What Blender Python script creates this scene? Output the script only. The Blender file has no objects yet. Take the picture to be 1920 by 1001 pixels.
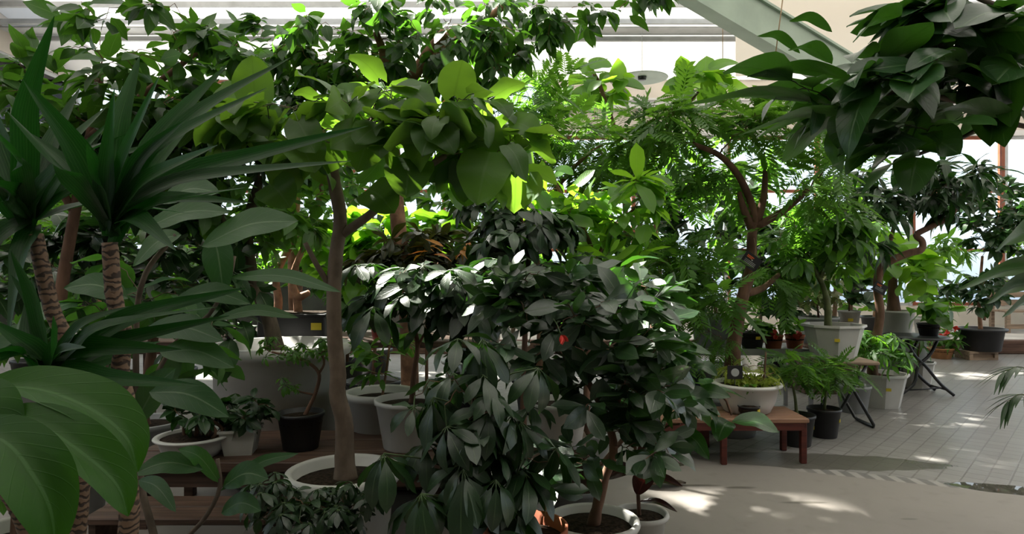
import bpy, math, random
import numpy as np
from mathutils import Vector

# ------------------------------------------------------------------ camera, sky, sun, exposure
scene = bpy.context.scene
COL = scene.collection
F = 1250.0
CAM_Z = 1.3
cam_d = bpy.data.cameras.new('camera'); cam = bpy.data.objects.new('camera', cam_d); COL.objects.link(cam)
cam_d.sensor_width = 36.0; cam_d.lens = F*36.0/1920.0; cam_d.clip_start = .02; cam_d.clip_end = 200
cam.location = (0, 0, CAM_Z); cam.rotation_euler = (math.pi/2, 0, 0)
scene.camera = cam

world = bpy.data.worlds.new('world'); scene.world = world; world.use_nodes = True
bg = world.node_tree.nodes['Background']
bg.inputs[0].default_value = (.86, .93, 1.0, 1); bg.inputs[1].default_value = 2.2

sun_d = bpy.data.lights.new('sun', 'SUN'); sun = bpy.data.objects.new('sun', sun_d); COL.objects.link(sun)
sun_d.energy = 44.0; sun_d.angle = math.radians(2.2); sun_d.color = (1.0, .94, .84)
sun.rotation_euler = Vector((.75, -.60, -1.20)).to_track_quat('-Z', 'Y').to_euler()

vs = scene.view_settings
scene.display_settings.display_device = 'sRGB'
vs.view_transform = 'Standard'; vs.look = 'None'; vs.exposure = -0.3; vs.gamma = 1.0; vs.use_curve_mapping = False
cy = scene.cycles
cy.max_bounces = 8; cy.diffuse_bounces = 4; cy.glossy_bounces = 3; cy.transmission_bounces = 5; cy.transparent_max_bounces = 12
cy.caustics_reflective = False; cy.caustics_refractive = False; cy.use_denoising = True; cy.sample_clamp_indirect = 4.0

rng = np.random.default_rng(7)

# ------------------------------------------------------------------ helpers
def A(*v): return np.array(v, dtype=float)
def P(px, py, Y): return A((px-960.0)/F*Y, Y, CAM_Z-(py-500.5)/F*Y)
def unit(v):
    v = np.asarray(v, float); n = np.linalg.norm(v, axis=-1, keepdims=True); return v/np.maximum(n, 1e-9)

class Buf:
    """collects quads / triangles with uv and material index, builds ONE mesh object"""
    def __init__(s): s.v = []; s.q = []; s.t = []; s.uv = []; s.qm = []; s.tm = []; s.n = 0
    def add(s, v, quads=None, tris=None, uv=None, m=0):
        v = np.asarray(v, float).reshape(-1, 3)
        s.v.append(v); s.uv.append(np.zeros((len(v), 2)) if uv is None else np.asarray(uv, float))
        if quads is not None and len(quads):
            q = np.asarray(quads, int).reshape(-1, 4)+s.n; s.q.append(q); s.qm.append(np.full(len(q), m))
        if tris is not None and len(tris):
            t = np.asarray(tris, int).reshape(-1, 3)+s.n; s.t.append(t); s.tm.append(np.full(len(t), m))
        s.n += len(v)
    def build(s, name, mats, parent=None, smooth=True):
        if not isinstance(mats, (list, tuple)): mats = [mats]
        V = np.concatenate(s.v); UV = np.concatenate(s.uv)
        q = np.concatenate(s.q) if s.q else np.zeros((0, 4), int); t = np.concatenate(s.t) if s.t else np.zeros((0, 3), int)
        if parent is not None: V = V-np.array(parent.location)
        me = bpy.data.meshes.new(name)
        me.vertices.add(len(V)); me.vertices.foreach_set('co', V.astype(np.float32).ravel())
        loops = np.concatenate([q.ravel(), t.ravel()]); me.loops.add(len(loops)); me.loops.foreach_set('vertex_index', loops.astype(np.int32))
        nf = len(q)+len(t); me.polygons.add(nf)
        st = np.concatenate([np.arange(len(q))*4, len(q)*4+np.arange(len(t))*3]); me.polygons.foreach_set('loop_start', st.astype(np.int32))
        mi = np.concatenate([*(s.qm or [np.zeros(0)]), *(s.tm or [np.zeros(0)])]); me.polygons.foreach_set('material_index', mi.astype(np.int32))
        me.polygons.foreach_set('use_smooth', np.full(nf, bool(smooth)))
        ul = me.uv_layers.new(name='UVMap'); ul.data.foreach_set('uv', UV[loops].astype(np.float32).ravel())
        me.update(calc_edges=True); me.validate()
        for m in mats: me.materials.append(m)
        o = bpy.data.objects.new(name, me); COL.objects.link(o)
        if parent is not None: o.parent = parent
        return o
    # ---- shapes
    def box(s, lo, hi, m=0, bev=0.0):
        lo = np.asarray(lo, float); hi = np.asarray(hi, float)
        if bev <= 0:
            c = np.array([[x, y, z] for z in (lo[2], hi[2]) for y in (lo[1], hi[1]) for x in (lo[0], hi[0])])
            s.add(c, [[0, 2, 3, 1], [4, 5, 7, 6], [0, 1, 5, 4], [2, 6, 7, 3], [0, 4, 6, 2], [1, 3, 7, 5]], m=m); return
        b = bev; rings = []
        for z, k in ((lo[2], b), (lo[2]+b, 0), (hi[2]-b, 0), (hi[2], b)):
            x0, x1, y0, y1 = lo[0]+k, hi[0]-k, lo[1]+k, hi[1]-k; e = b*.7
            rings.append([[x0+e, y0, z], [x1-e, y0, z], [x1, y0+e, z], [x1, y1-e, z], [x1-e, y1, z], [x0+e, y1, z], [x0, y1-e, z], [x0, y0+e, z]])
        v = np.array(rings).reshape(-1, 3); q = []
        for r in range(3):
            for k in range(8): q.append([r*8+k, r*8+(k+1) % 8, (r+1)*8+(k+1) % 8, (r+1)*8+k])
        for b0, fl in ((0, 1), (24, 0)):
            i = [b0+k for k in range(8)]
            for a_ in ([i[0], i[1], i[2], i[7]], [i[7], i[2], i[3], i[6]], [i[6], i[3], i[4], i[5]]): q.append(a_[::-1] if fl else a_)
        s.add(v, q, m=m)
    def beam(s, a, b, w, h, m=0):
        """rectangular bar from a to b: w sideways, h up"""
        a = np.asarray(a, float); b = np.asarray(b, float); d = unit(b-a)
        up = A(0, 0, 1) if abs(d[2]) < .95 else A(0, 1, 0)
        sd = unit(np.cross(d, up)); up = np.cross(sd, d)
        v = [p+sd*w/2*x+up*h/2*y for p in (a, b) for x, y in ((-1, -1), (1, -1), (1, 1), (-1, 1))]
        s.add(v, [[3, 2, 1, 0], [4, 5, 6, 7], [0, 1, 5, 4], [1, 2, 6, 5], [2, 3, 7, 6], [3, 0, 4, 7]], m=m)
    def tube(s, pts, rad, n=6, m=0, cap=True):
        pts = np.asarray(pts, float); k = len(pts); rad = np.broadcast_to(np.asarray(rad, float), (k,))
        tg = unit(np.gradient(pts, axis=0)); ref = A(0, 0, 1) if abs(tg[0][2]) < .9 else A(1, 0, 0)
        x = unit(np.cross(tg[0], ref)); V = []; ang = np.linspace(0, 2*np.pi, n, endpoint=False)
        for i in range(k):
            x = unit(x-tg[i]*np.dot(x, tg[i])); y = np.cross(tg[i], x)
            V.append(pts[i]+rad[i]*(np.cos(ang)[:, None]*x+np.sin(ang)[:, None]*y))
        V = np.concatenate(V); j = np.arange(n); j2 = (j+1) % n; q = []
        for i in range(k-1): q.append(np.stack([i*n+j, i*n+j2, (i+1)*n+j2, (i+1)*n+j], 1))
        L = np.concatenate([[0], np.cumsum(np.linalg.norm(np.diff(pts, axis=0), axis=1))])
        uv = np.stack([np.tile(j/n, k), np.repeat(L, n)], 1)
        tr = None
        if cap:
            V = np.concatenate([V, pts[:1], pts[-1:]]); uv = np.concatenate([uv, [[0, 0], [0, L[-1]]]])
            tr = np.concatenate([np.stack([j2, j, np.full(n, k*n)], 1), np.stack([(k-1)*n+j, (k-1)*n+j2, np.full(n, k*n+1)], 1)])
        s.add(V, np.concatenate(q), tr, uv, m)
    def lathe(s, c, prof, n=32, m=0, close=True, rot=0.0, ex=1.0):
        c = np.asarray(c, float); ang = np.linspace(0, 2*np.pi, n, endpoint=False)+rot; k = len(prof); V = []
        for r, z in prof: V.append(c+np.stack([r*np.cos(ang)*ex, r*np.sin(ang), np.full(n, z)], 1))
        V = np.concatenate(V); j = np.arange(n); j2 = (j+1) % n
        q = np.concatenate([np.stack([i*n+j, i*n+j2, (i+1)*n+j2, (i+1)*n+j], 1) for i in range(k-1)])
        tr = None
        if close:
            V = np.concatenate([V, [c+A(0, 0, prof[0][1])], [c+A(0, 0, prof[-1][1])]])
            tr = np.concatenate([np.stack([j2, j, np.full(n, k*n)], 1), np.stack([(k-1)*n+j, (k-1)*n+j2, np.full(n, k*n+1)], 1)])
        s.add(V, q, tr, m=m)

def spline(pts, n=24):
    """Catmull-Rom through the points"""
    p = np.asarray(pts, float)
    if len(p) == 2: return p[0]+(p[1]-p[0])*np.linspace(0, 1, n)[:, None]
    p = np.concatenate([[2*p[0]-p[1]], p, [2*p[-1]-p[-2]]]); k = len(p)-3; out = []
    for u in np.linspace(0, k-1e-6, n):
        i = int(u); t = u-i; a, b, c, d = p[i:i+4]
        out.append(.5*(2*b+(c-a)*t+(2*a-5*b+4*c-d)*t*t+(3*b-a-3*c+d)*t**3))
    return np.array(out)

def tag(o, label, cat, group=None, kind=None):
    o['label'] = label; o['category'] = cat
    if group: o['group'] = group
    if kind: o['kind'] = kind
    return o
def thing(name, loc, label, cat, group=None):
    o = bpy.data.objects.new(name, None); COL.objects.link(o); o.location = [float(x) for x in loc]; o.empty_display_size = .05
    return tag(o, label, cat, group)
def struct(o): o['kind'] = 'structure'; return o

# ------------------------------------------------------------------ materials
def srgb(r, g, b):
    f = lambda c: (c/255/12.92) if c/255 <= .04045 else ((c/255+.055)/1.055)**2.4
    return (f(r), f(g), f(b), 1)
def newmat(name):
    m = bpy.data.materials.new(name); m.use_nodes = True; nt = m.node_tree
    return m, nt, nt.nodes['Principled BSDF'], nt.nodes['Material Output']
def N(nt, t, **kw):
    n = nt.nodes.new(t)
    for k, v in kw.items(): setattr(n, k, v)
    return n
def math_(nt, op, a, b=None, c=None, clamp=False):
    n = N(nt, 'ShaderNodeMath', operation=op); n.use_clamp = clamp
    for i, x in enumerate((a, b, c)):
        if x is None: continue
        if isinstance(x, (int, float)): n.inputs[i].default_value = x
        else: nt.links.new(x, n.inputs[i])
    return n.outputs[0]
def mixc(nt, fac, a, b):
    n = N(nt, 'ShaderNodeMix', data_type='RGBA')
    for i, x in ((0, fac), (6, a), (7, b)):
        if isinstance(x, (int, float)): n.inputs[i].default_value = x
        elif isinstance(x, tuple): n.inputs[i].default_value = x
        else: nt.links.new(x, n.inputs[i])
    return n.outputs[2]
def ramp(nt, x, lo, hi):
    n = N(nt, 'ShaderNodeMapRange'); n.interpolation_type = 'SMOOTHSTEP'; nt.links.new(x, n.inputs[0])
    n.inputs[1].default_value = lo; n.inputs[2].default_value = hi; return n.outputs[0]

def simple(name, col, rough=.5, spec=.5, var=.12, scale=6.0, bump=0.0, metal=0.0, stretch=None):
    m, nt, b, o = newmat(name)
    tc = N(nt, 'ShaderNodeTexCoord'); mp = N(nt, 'ShaderNodeMapping'); nt.links.new(tc.outputs['Object'], mp.inputs[0])
    if stretch: mp.inputs['Scale'].default_value = stretch
    no = N(nt, 'ShaderNodeTexNoise'); no.inputs['Scale'].default_value = scale; no.inputs['Detail'].default_value = 5; nt.links.new(mp.outputs[0], no.inputs['Vector'])
    f = ramp(nt, no.outputs[0], .3, .7)
    dk = tuple(c*(1-var*2) for c in col[:3])+(1,); lt = tuple(min(1, c*(1+var)) for c in col[:3])+(1,)
    nt.links.new(mixc(nt, f, dk, lt), b.inputs['Base Color'])
    b.inputs['Roughness'].default_value = rough; b.inputs['Specular IOR Level'].default_value = spec; b.inputs['Metallic'].default_value = metal
    if bump:
        bp = N(nt, 'ShaderNodeBump'); bp.inputs['Strength'].default_value = bump; bp.inputs['Distance'].default_value = .01
        nt.links.new(no.outputs[0], bp.inputs['Height']); nt.links.new(bp.outputs[0], b.inputs['Normal'])
    return m

def leafmat(name, c1, c2, trans, tf=.35, rough=.34, spec=.5, rib=(.25, .38, .16), ribf=.5, veins=.25, stripes=0.0, under=None):
    """c1..c2: colour range from leaf to leaf; trans: colour of light that passes through the blade"""
    m, nt, b, out = newmat(name)
    geo = N(nt, 'ShaderNodeNewGeometry'); uv = N(nt, 'ShaderNodeUVMap'); sp = N(nt, 'ShaderNodeSeparateXYZ'); nt.links.new(uv.outputs[0], sp.inputs[0])
    col = mixc(nt, geo.outputs['Random Per Island'], c1, c2)
    au = math_(nt, 'ABSOLUTE', math_(nt, 'SUBTRACT', sp.outputs[0], .5))
    mid = math_(nt, 'SUBTRACT', 1.0, ramp(nt, au, .012, .04))
    if stripes:
        st = math_(nt, 'SINE', math_(nt, 'MULTIPLY', sp.outputs[0], 62.0)); st = ramp(nt, st, .2, .95)
        col = mixc(nt, math_(nt, 'MULTIPLY', st, stripes), col, rib+(1,))
    vv = math_(nt, 'SINE', math_(nt, 'MULTIPLY', math_(nt, 'SUBTRACT', sp.outputs[1], math_(nt, 'MULTIPLY', au, .55)), 58.0))
    vv = ramp(nt, vv, .93, 1.0)
    f = math_(nt, 'MAXIMUM', math_(nt, 'MULTIPLY', mid, ribf), math_(nt, 'MULTIPLY', vv, veins*ribf))
    col = mixc(nt, f, col, rib+(1,))
    if under: col = mixc(nt, geo.outputs['Backfacing'], col, under)
    nt.links.new(col, b.inputs['Base Color'])
    b.inputs['Roughness'].default_value = rough; b.inputs['Specular IOR Level'].default_value = spec
    tr = N(nt, 'ShaderNodeBsdfTranslucent')
    tcol = mixc(nt, f, tuple(trans)+(1,), tuple(x*.6 for x in trans)+(1,)); nt.links.new(tcol, tr.inputs[0])
    mx = N(nt, 'ShaderNodeMixShader'); mx.inputs[0].default_value = tf
    nt.links.new(b.outputs[0], mx.inputs[1]); nt.links.new(tr.outputs[0], mx.inputs[2]); nt.links.new(mx.outputs[0], out.inputs['Surface'])
    bp = N(nt, 'ShaderNodeBump'); bp.inputs['Strength'].default_value = .25; bp.inputs['Distance'].default_value = .002
    nt.links.new(math_(nt, 'ADD', vv, mid), bp.inputs['Height']); nt.links.new(bp.outputs[0], b.inputs['Normal'])
    return m

M = {}
M['dracaena'] = leafmat('dracaena_leaf', (.006, .026, .006, 1), (.010, .042, .008, 1), (.02, .15, .01), .24, .42, .22, rib=(.04, .11, .025), ribf=.5, veins=0, stripes=.35)
M['rubber'] = leafmat('rubber_leaf', (.014, .05, .016, 1), (.024, .075, .018, 1), (.06, .2, .012), .25, .3, .5, rib=(.14, .24, .10), under=(.05, .11, .035, 1))
M['bigfig'] = leafmat('big_fig_leaf', (.022, .066, .026, 1), (.036, .095, .028, 1), (.09, .28, .02), .36, .42, .4, rib=(.2, .3, .16), under=(.06, .12, .05, 1))
M['rubber_near'] = leafmat('near_rubber_leaf', (.018, .062, .008, 1), (.023, .075, .010, 1), (.06, .21, .008), .36, .5, .25, rib=(.10, .22, .07), ribf=.4, veins=.15)
M['heart'] = leafmat('heart_leaf', (.026, .078, .016, 1), (.072, .15, .026, 1), (.19, .38, .025), .42, .45, .4, rib=(.2, .3, .12), ribf=.35, under=(.07, .14, .05, 1))
M['umbrella'] = leafmat('umbrella_leaf', (.008, .024, .009, 1), (.016, .046, .013, 1), (.06, .2, .015), .16, .36, .75, rib=(.10, .17, .06), ribf=.4, veins=.12)
M['gloss'] = leafmat('glossy_oval_leaf', (.013, .034, .016, 1), (.024, .055, .022, 1), (.08, .26, .02), .17, .34, 1.0, rib=(.12, .2, .08), ribf=.4, veins=.15)
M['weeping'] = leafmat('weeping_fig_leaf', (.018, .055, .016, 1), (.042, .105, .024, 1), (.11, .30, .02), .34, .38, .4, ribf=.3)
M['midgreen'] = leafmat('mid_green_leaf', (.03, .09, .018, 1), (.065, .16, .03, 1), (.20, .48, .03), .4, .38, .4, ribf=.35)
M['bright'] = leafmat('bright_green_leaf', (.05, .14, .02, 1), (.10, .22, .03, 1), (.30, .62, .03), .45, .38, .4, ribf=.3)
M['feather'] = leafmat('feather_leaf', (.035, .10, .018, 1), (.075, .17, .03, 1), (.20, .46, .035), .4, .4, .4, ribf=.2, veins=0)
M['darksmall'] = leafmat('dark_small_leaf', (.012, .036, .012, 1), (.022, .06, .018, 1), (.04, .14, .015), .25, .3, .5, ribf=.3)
M['croton'] = leafmat('croton_leaf', (.012, .026, .010, 1), (.03, .04, .012, 1), (.12, .14, .02), .25, .34, .5, rib=(.3, .16, .03), ribf=.5, veins=.3)
M['croton_bright'] = leafmat('croton_bright_leaf', (.5, .30, .02, 1), (.55, .12, .03, 1), (.6, .35, .02), .35, .4, .4, rib=(.7, .5, .05))
M['burgundy'] = leafmat('burgundy_leaf', (.022, .012, .012, 1), (.04, .018, .016, 1), (.12, .02, .015), .2, .25, .6, rib=(.2, .05, .04), ribf=.5)
M['yellow'] = leafmat('yellow_green_moss_leaf', (.16, .22, .03, 1), (.30, .34, .05, 1), (.35, .45, .05), .4, .6, .3, ribf=.2)
M['varie'] = leafmat('pale_variegated_leaf', (.12, .15, .06, 1), (.30, .30, .16, 1), (.3, .4, .1), .35, .5, .4, ribf=.3)
M['dry'] = leafmat('dry_leaf', (.03, .022, .012, 1), (.05, .03, .012, 1), (.06, .03, .01), .1, .45, .4, rib=(.25, .11, .03), ribf=.6)
M['redflower'] = simple('red_petal', (.62, .05, .035, 1), .5)
M['petiole'] = simple('green_petiole', (.05, .09, .025, 1), .5)
M['bark_grey'] = simple('grey_bark', (.13, .10, .075, 1), .8, .2, .25, 14, .5, stretch=(1, 1, .35))
M['bark_fig'] = simple('smooth_fig_bark', (.17, .125, .095, 1), .75, .2, .12, 22, .25, stretch=(1, 1, .6))
M['bark_brown'] = simple('brown_bark', (.16, .09, .06, 1), .8, .2, .22, 14, .5, stretch=(1, 1, .35))
M['bark_tan'] = simple('tan_bark', (.30, .16, .10, 1), .7, .25, .25, 14, .4)
M['bark_green'] = simple('green_bark', (.12, .14, .06, 1), .7, .25, .15, 14, .2)
def ringed():
    m, nt, b, o = newmat('ringed_dracaena_stem')
    uv = N(nt, 'ShaderNodeUVMap'); sp = N(nt, 'ShaderNodeSeparateXYZ'); nt.links.new(uv.outputs[0], sp.inputs[0])
    tc = N(nt, 'ShaderNodeTexCoord'); no = N(nt, 'ShaderNodeTexNoise'); no.inputs['Scale'].default_value = 35; nt.links.new(tc.outputs['Object'], no.inputs['Vector'])
    ph = math_(nt, 'ADD', math_(nt, 'MULTIPLY', sp.outputs[1], 330.0), math_(nt, 'MULTIPLY', no.outputs[0], 14.0))
    w = ramp(nt, math_(nt, 'SINE', ph), -.2, .9)
    col = mixc(nt, w, (.17, .105, .065, 1), (.035, .022, .014, 1)); nt.links.new(col, b.inputs['Base Color']); b.inputs['Roughness'].default_value = .8
    bp = N(nt, 'ShaderNodeBump'); bp.inputs['Strength'].default_value = .6; bp.inputs['Distance'].default_value = .004; bp.invert = True
    nt.links.new(w, bp.inputs['Height']); nt.links.new(bp.outputs[0], b.inputs['Normal']); return m
M['ringed'] = ringed()
M['white'] = simple('white_plastic', (.54, .53, .50, 1), .42, .5, .05, 5)
M['grey'] = simple('grey_plastic', (.30, .31, .31, 1), .45, .5, .06, 5)
M['black'] = simple('black_plastic', (.014, .014, .016, 1), .45, .5, .1, 6)
M['navy'] = simple('dark_blue_plastic', (.03, .04, .07, 1), .45, .5, .1, 6)
M['terra'] = simple('terracotta', (.38, .12, .06, 1), .8, .3, .15, 9)
M['redpot'] = simple('dark_red_plastic', (.22, .02, .02, 1), .45, .5, .08, 6)
M['tanpot'] = simple('tan_clay', (.45, .22, .10, 1), .8, .3, .12, 9)
M['soil'] = simple('potting_soil', (.035, .024, .016, 1), .95, .1, .35, 60, 1.0)
M['sticker'] = simple('yellow_sticker', (.62, .48, .03, 1), .5, .4, .03, 3)
M['wood_red'] = simple('red_brown_wood', (.095, .02, .013, 1), .55, .4, .15, 10, .15, stretch=(.4, 6, 6))
M['wood_tan'] = simple('tan_worn_wood', (.27, .145, .09, 1), .55, .4, .15, 10, .15, stretch=(.4, 6, 6))
M['wood_dark'] = simple('dark_brown_wood', (.10, .058, .04, 1), .6, .35, .2, 8, .2, stretch=(.4, 6, 6))
M['wood_pale'] = simple('weathered_wood', (.33, .24, .17, 1), .7, .3, .2, 8, .2, stretch=(.4, 6, 6))
M['blackmetal'] = simple('black_metal', (.018, .018, .02, 1), .4, .5, .05)
M['steel'] = simple('grey_metal', (.35, .35, .36, 1), .4, .5, .06, metal=.6)
M['tagblack'] = simple('black_card', (.012, .012, .013, 1), .5, .4, .05)
M['orange'] = simple('orange_print', (.62, .12, .02, 1), .5)
M['palegrey'] = simple('pale_grey_print', (.4, .42, .42, 1), .6)
M['string'] = simple('tan_string', (.35, .25, .15, 1), .8)
M['post'] = simple('red_brown_paint', (.30, .085, .04, 1), .55, .4, .12, 6)
M['cream'] = simple('cream_paint', (.70, .63, .56, 1), .7, .3, .05, 2)
M['whitepaint'] = simple('white_paint', (.78, .76, .76, 1), .6, .4, .04, 2)
M['greenpaint'] = simple('pale_green_paint', (.36, .44, .36, 1), .5, .4, .06, 3)
M['alu'] = simple('aluminium', (.52, .53, .54, 1), .45, .5, .05, metal=.3)
M['palewall'] = simple('pale_blue_cladding', (.56, .66, .78, 1), .7, .3, .08, .6)
M['outground'] = simple('pale_paving', (.52, .48, .44, 1), .9, .2, .1, 3)
M['kerbwood'] = simple('kerb_timber', (.13, .075, .055, 1), .8, .25, .2, 6, .2, stretch=(.4, 6, 6))

def cloth(name, col, tcol, fac):
    m, nt, b, out = newmat(name); b.inputs['Base Color'].default_value = col; b.inputs['Roughness'].default_value = .9; b.inputs['Specular IOR Level'].default_value = .1
    tr = N(nt, 'ShaderNodeBsdfTranslucent'); tr.inputs[0].default_value = tcol
    mx = N(nt, 'ShaderNodeMixShader'); mx.inputs[0].default_value = fac
    nt.links.new(b.outputs[0], mx.inputs[1]); nt.links.new(tr.outputs[0], mx.inputs[2]); nt.links.new(mx.outputs[0], out.inputs['Surface']); return m
M['shade'] = cloth('white_shade_cloth', (.78, .76, .75, 1), (.80, .78, .76, 1), .2)
M['darkwall'] = simple('dark_board', (.05, .055, .045, 1), .8, .2, .15, 3)
M['curtain'] = cloth('cream_shade_cloth', (.72, .66, .58, 1), (.78, .72, .64, 1), .5)
def glass():
    m, nt, b, out = newmat('clear_glass'); nt.nodes.remove(b)
    t = N(nt, 'ShaderNodeBsdfTransparent'); t.inputs[0].default_value = (.93, .96, .97, 1)
    g = N(nt, 'ShaderNodeBsdfGlossy'); g.inputs['Roughness'].default_value = .02
    fr = N(nt, 'ShaderNodeFresnel'); fr.inputs[0].default_value = 1.25
    mx = N(nt, 'ShaderNodeMixShader'); nt.links.new(fr.outputs[0], mx.inputs[0]); nt.links.new(t.outputs[0], mx.inputs[1]); nt.links.new(g.outputs[0], mx.inputs[2])
    nt.links.new(mx.outputs[0], out.inputs['Surface']); return m
M['glass'] = glass()

def floormat():
    m, nt, b, out = newmat('floor_concrete_and_tile')
    tc = N(nt, 'ShaderNodeTexCoord'); sp = N(nt, 'ShaderNodeSeparateXYZ'); nt.links.new(tc.outputs['Object'], sp.inputs[0]); X, Y = sp.outputs[0], sp.outputs[1]
    def noise(scale, det=6):
        n = N(nt, 'ShaderNodeTexNoise'); n.inputs['Scale'].default_value = scale; n.inputs['Detail'].default_value = det; nt.links.new(tc.outputs['Object'], n.inputs['Vector']); return n.outputs[0]
    n1, n2, n3 = noise(1.2), noise(9), noise(120, 3)
    # signed distance to the gutter line between smooth concrete (near) and small tiles (far)
    g = math_(nt, 'MULTIPLY', math_(nt, 'ADD', math_(nt, 'SUBTRACT', Y, 4.13), math_(nt, 'MULTIPLY', math_(nt, 'SUBTRACT', X, 2.25), .4)), .93)
    tile = ramp(nt, g, -.01, .01)
    mp = N(nt, 'ShaderNodeMapping'); nt.links.new(tc.outputs['Object'], mp.inputs[0]); mp.inputs['Rotation'].default_value = (0, 0, math.radians(42))
    br = N(nt, 'ShaderNodeTexBrick'); nt.links.new(mp.outputs[0], br.inputs['Vector']); br.offset = 0
    for k, v in (('Scale', 1.0), ('Brick Width', .115), ('Row Height', .115), ('Mortar Size', .006), ('Mortar Smooth', .3), ('Bias', 0.0)): br.inputs[k].default_value = v
    br.inputs['Color1'].default_value = (.235, .225, .215, 1); br.inputs['Color2'].default_value = (.205, .195, .185, 1); br.inputs['Mortar'].default_value = (.15, .14, .13, 1)
    conc = mixc(nt, ramp(nt, n1, .3, .7), (.215, .195, .175, 1), (.255, .232, .208, 1))
    conc = mixc(nt, math_(nt, 'MULTIPLY', ramp(nt, n2, .52, .75), .35), conc, (.16, .145, .13, 1))
    conc = mixc(nt, math_(nt, 'MULTIPLY', n3, .2), conc, (.19, .175, .16, 1))
    col = mixc(nt, tile, conc, br.outputs['Color'])
    # pale seams in the tile paving (wider joints, laid every six tiles)
    br2 = N(nt, 'ShaderNodeTexBrick'); nt.links.new(mp.outputs[0], br2.inputs['Vector']); br2.offset = 0
    for k, v in (('Scale', 1.0), ('Brick Width', 40.0), ('Row Height', .69), ('Mortar Size', .012), ('Mortar Smooth', .6)): br2.inputs[k].default_value = v
    col = mixc(nt, math_(nt, 'MULTIPLY', br2.outputs['Fac'], math_(nt, 'MULTIPLY', tile, .25)), col, (.45, .44, .42, 1))
    # ribbed gutter strip
    gut = math_(nt, 'MULTIPLY', ramp(nt, g, -.06, -.05), math_(nt, 'SUBTRACT', 1.0, ramp(nt, g, .05, .06)))
    gx = ramp(nt, math_(nt, 'SINE', math_(nt, 'MULTIPLY', X, 62.0)), -.3, .5)
    gut = math_(nt, 'MULTIPLY', gut, ramp(nt, X, 1.7, 2.0))
    col = mixc(nt, math_(nt, 'MULTIPLY', gut, .8), col, mixc(nt, gx, (.13, .125, .12, 1), (.33, .31, .29, 1)))
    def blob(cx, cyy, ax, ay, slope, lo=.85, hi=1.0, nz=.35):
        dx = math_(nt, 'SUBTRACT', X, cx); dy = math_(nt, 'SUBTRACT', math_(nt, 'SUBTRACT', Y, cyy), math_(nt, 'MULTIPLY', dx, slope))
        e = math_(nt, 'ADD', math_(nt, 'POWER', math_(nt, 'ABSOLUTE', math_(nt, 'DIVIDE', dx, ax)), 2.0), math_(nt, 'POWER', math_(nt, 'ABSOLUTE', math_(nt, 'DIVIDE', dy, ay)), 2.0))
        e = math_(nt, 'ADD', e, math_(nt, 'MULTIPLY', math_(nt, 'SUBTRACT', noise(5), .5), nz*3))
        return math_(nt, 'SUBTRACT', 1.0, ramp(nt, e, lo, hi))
    shade_wet = blob(2.02, 4.47, .85, .20, -.12); pud = blob(3.0, 3.86, .42, .11, -.33, nz=.25)  # first blob: pots' cast shadow painted into the floor colour; pud: real puddle
    shade_wet = math_(nt, 'MAXIMUM', shade_wet, pud)
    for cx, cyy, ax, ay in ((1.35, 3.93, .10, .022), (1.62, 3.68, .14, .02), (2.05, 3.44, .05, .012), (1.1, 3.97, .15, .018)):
        shade_wet = math_(nt, 'MAXIMUM', shade_wet, math_(nt, 'MULTIPLY', blob(cx, cyy, ax, ay, 0.0, .4, 1.2, .3), .8))
    col = mixc(nt, math_(nt, 'MULTIPLY', shade_wet, .78), col, (.065, .06, .045, 1))
    nt.links.new(col, b.inputs['Base Color'])
    r = math_(nt, 'SUBTRACT', .62, math_(nt, 'MULTIPLY', tile, math_(nt, 'MULTIPLY', ramp(nt, X, 1.8, 3.2), .30)))
    r = math_(nt, 'SUBTRACT', r, math_(nt, 'MULTIPLY', shade_wet, .15)); r = math_(nt, 'MULTIPLY', r, math_(nt, 'SUBTRACT', 1.0, math_(nt, 'MULTIPLY', pud, .93)))
    nt.links.new(r, b.inputs['Roughness'])
    bp = N(nt, 'ShaderNodeBump'); bp.inputs['Strength'].default_value = .3; bp.inputs['Distance'].default_value = .004
    h = math_(nt, 'ADD', math_(nt, 'MULTIPLY', math_(nt, 'SUBTRACT', 1.0, br.outputs['Fac']), tile), math_(nt, 'MULTIPLY', n3, .15))
    h = math_(nt, 'MULTIPLY', h, math_(nt, 'SUBTRACT', 1.0, pud))
    nt.links.new(h, bp.inputs['Height']); nt.links.new(bp.outputs[0], b.inputs['Normal'])
    return m
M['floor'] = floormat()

# ------------------------------------------------------------------ the greenhouse shell
XL, XR, YB, YF = -8.5, 11.5, 13.0, -3.0
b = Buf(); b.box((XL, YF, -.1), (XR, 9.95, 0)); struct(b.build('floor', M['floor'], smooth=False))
b = Buf(); b.box((-60, -40, -.3), (60, 80, -.11)); struct(b.build('ground_outside', M['outground'], smooth=False))
b = Buf(); b.box((-30, 24, -.11), (34, 28, 4.6)); b.box((-30.3, 23.7, 4.6), (34.3, 28.3, 4.85)); struct(b.build('wall_neighbour', M['palewall'], smooth=False))
b = Buf(); b.box((XL, 10.13, -.1), (XR, 13.1, .17)); struct(b.build('floor_raised', M['outground'], smooth=False))
b = Buf(); b.box((XL, 9.95, 0), (XR, 10.13, .20), bev=.01); struct(b.build('trim_kerb', M['kerbwood'], smooth=False))

def roof_z(y): return 5.0+.2*(13.0-y) if y > 4 else 6.8
def wallframe(name, post_mat, posts, z0, z1, bar_z, Y0, Y1): pass
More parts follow.
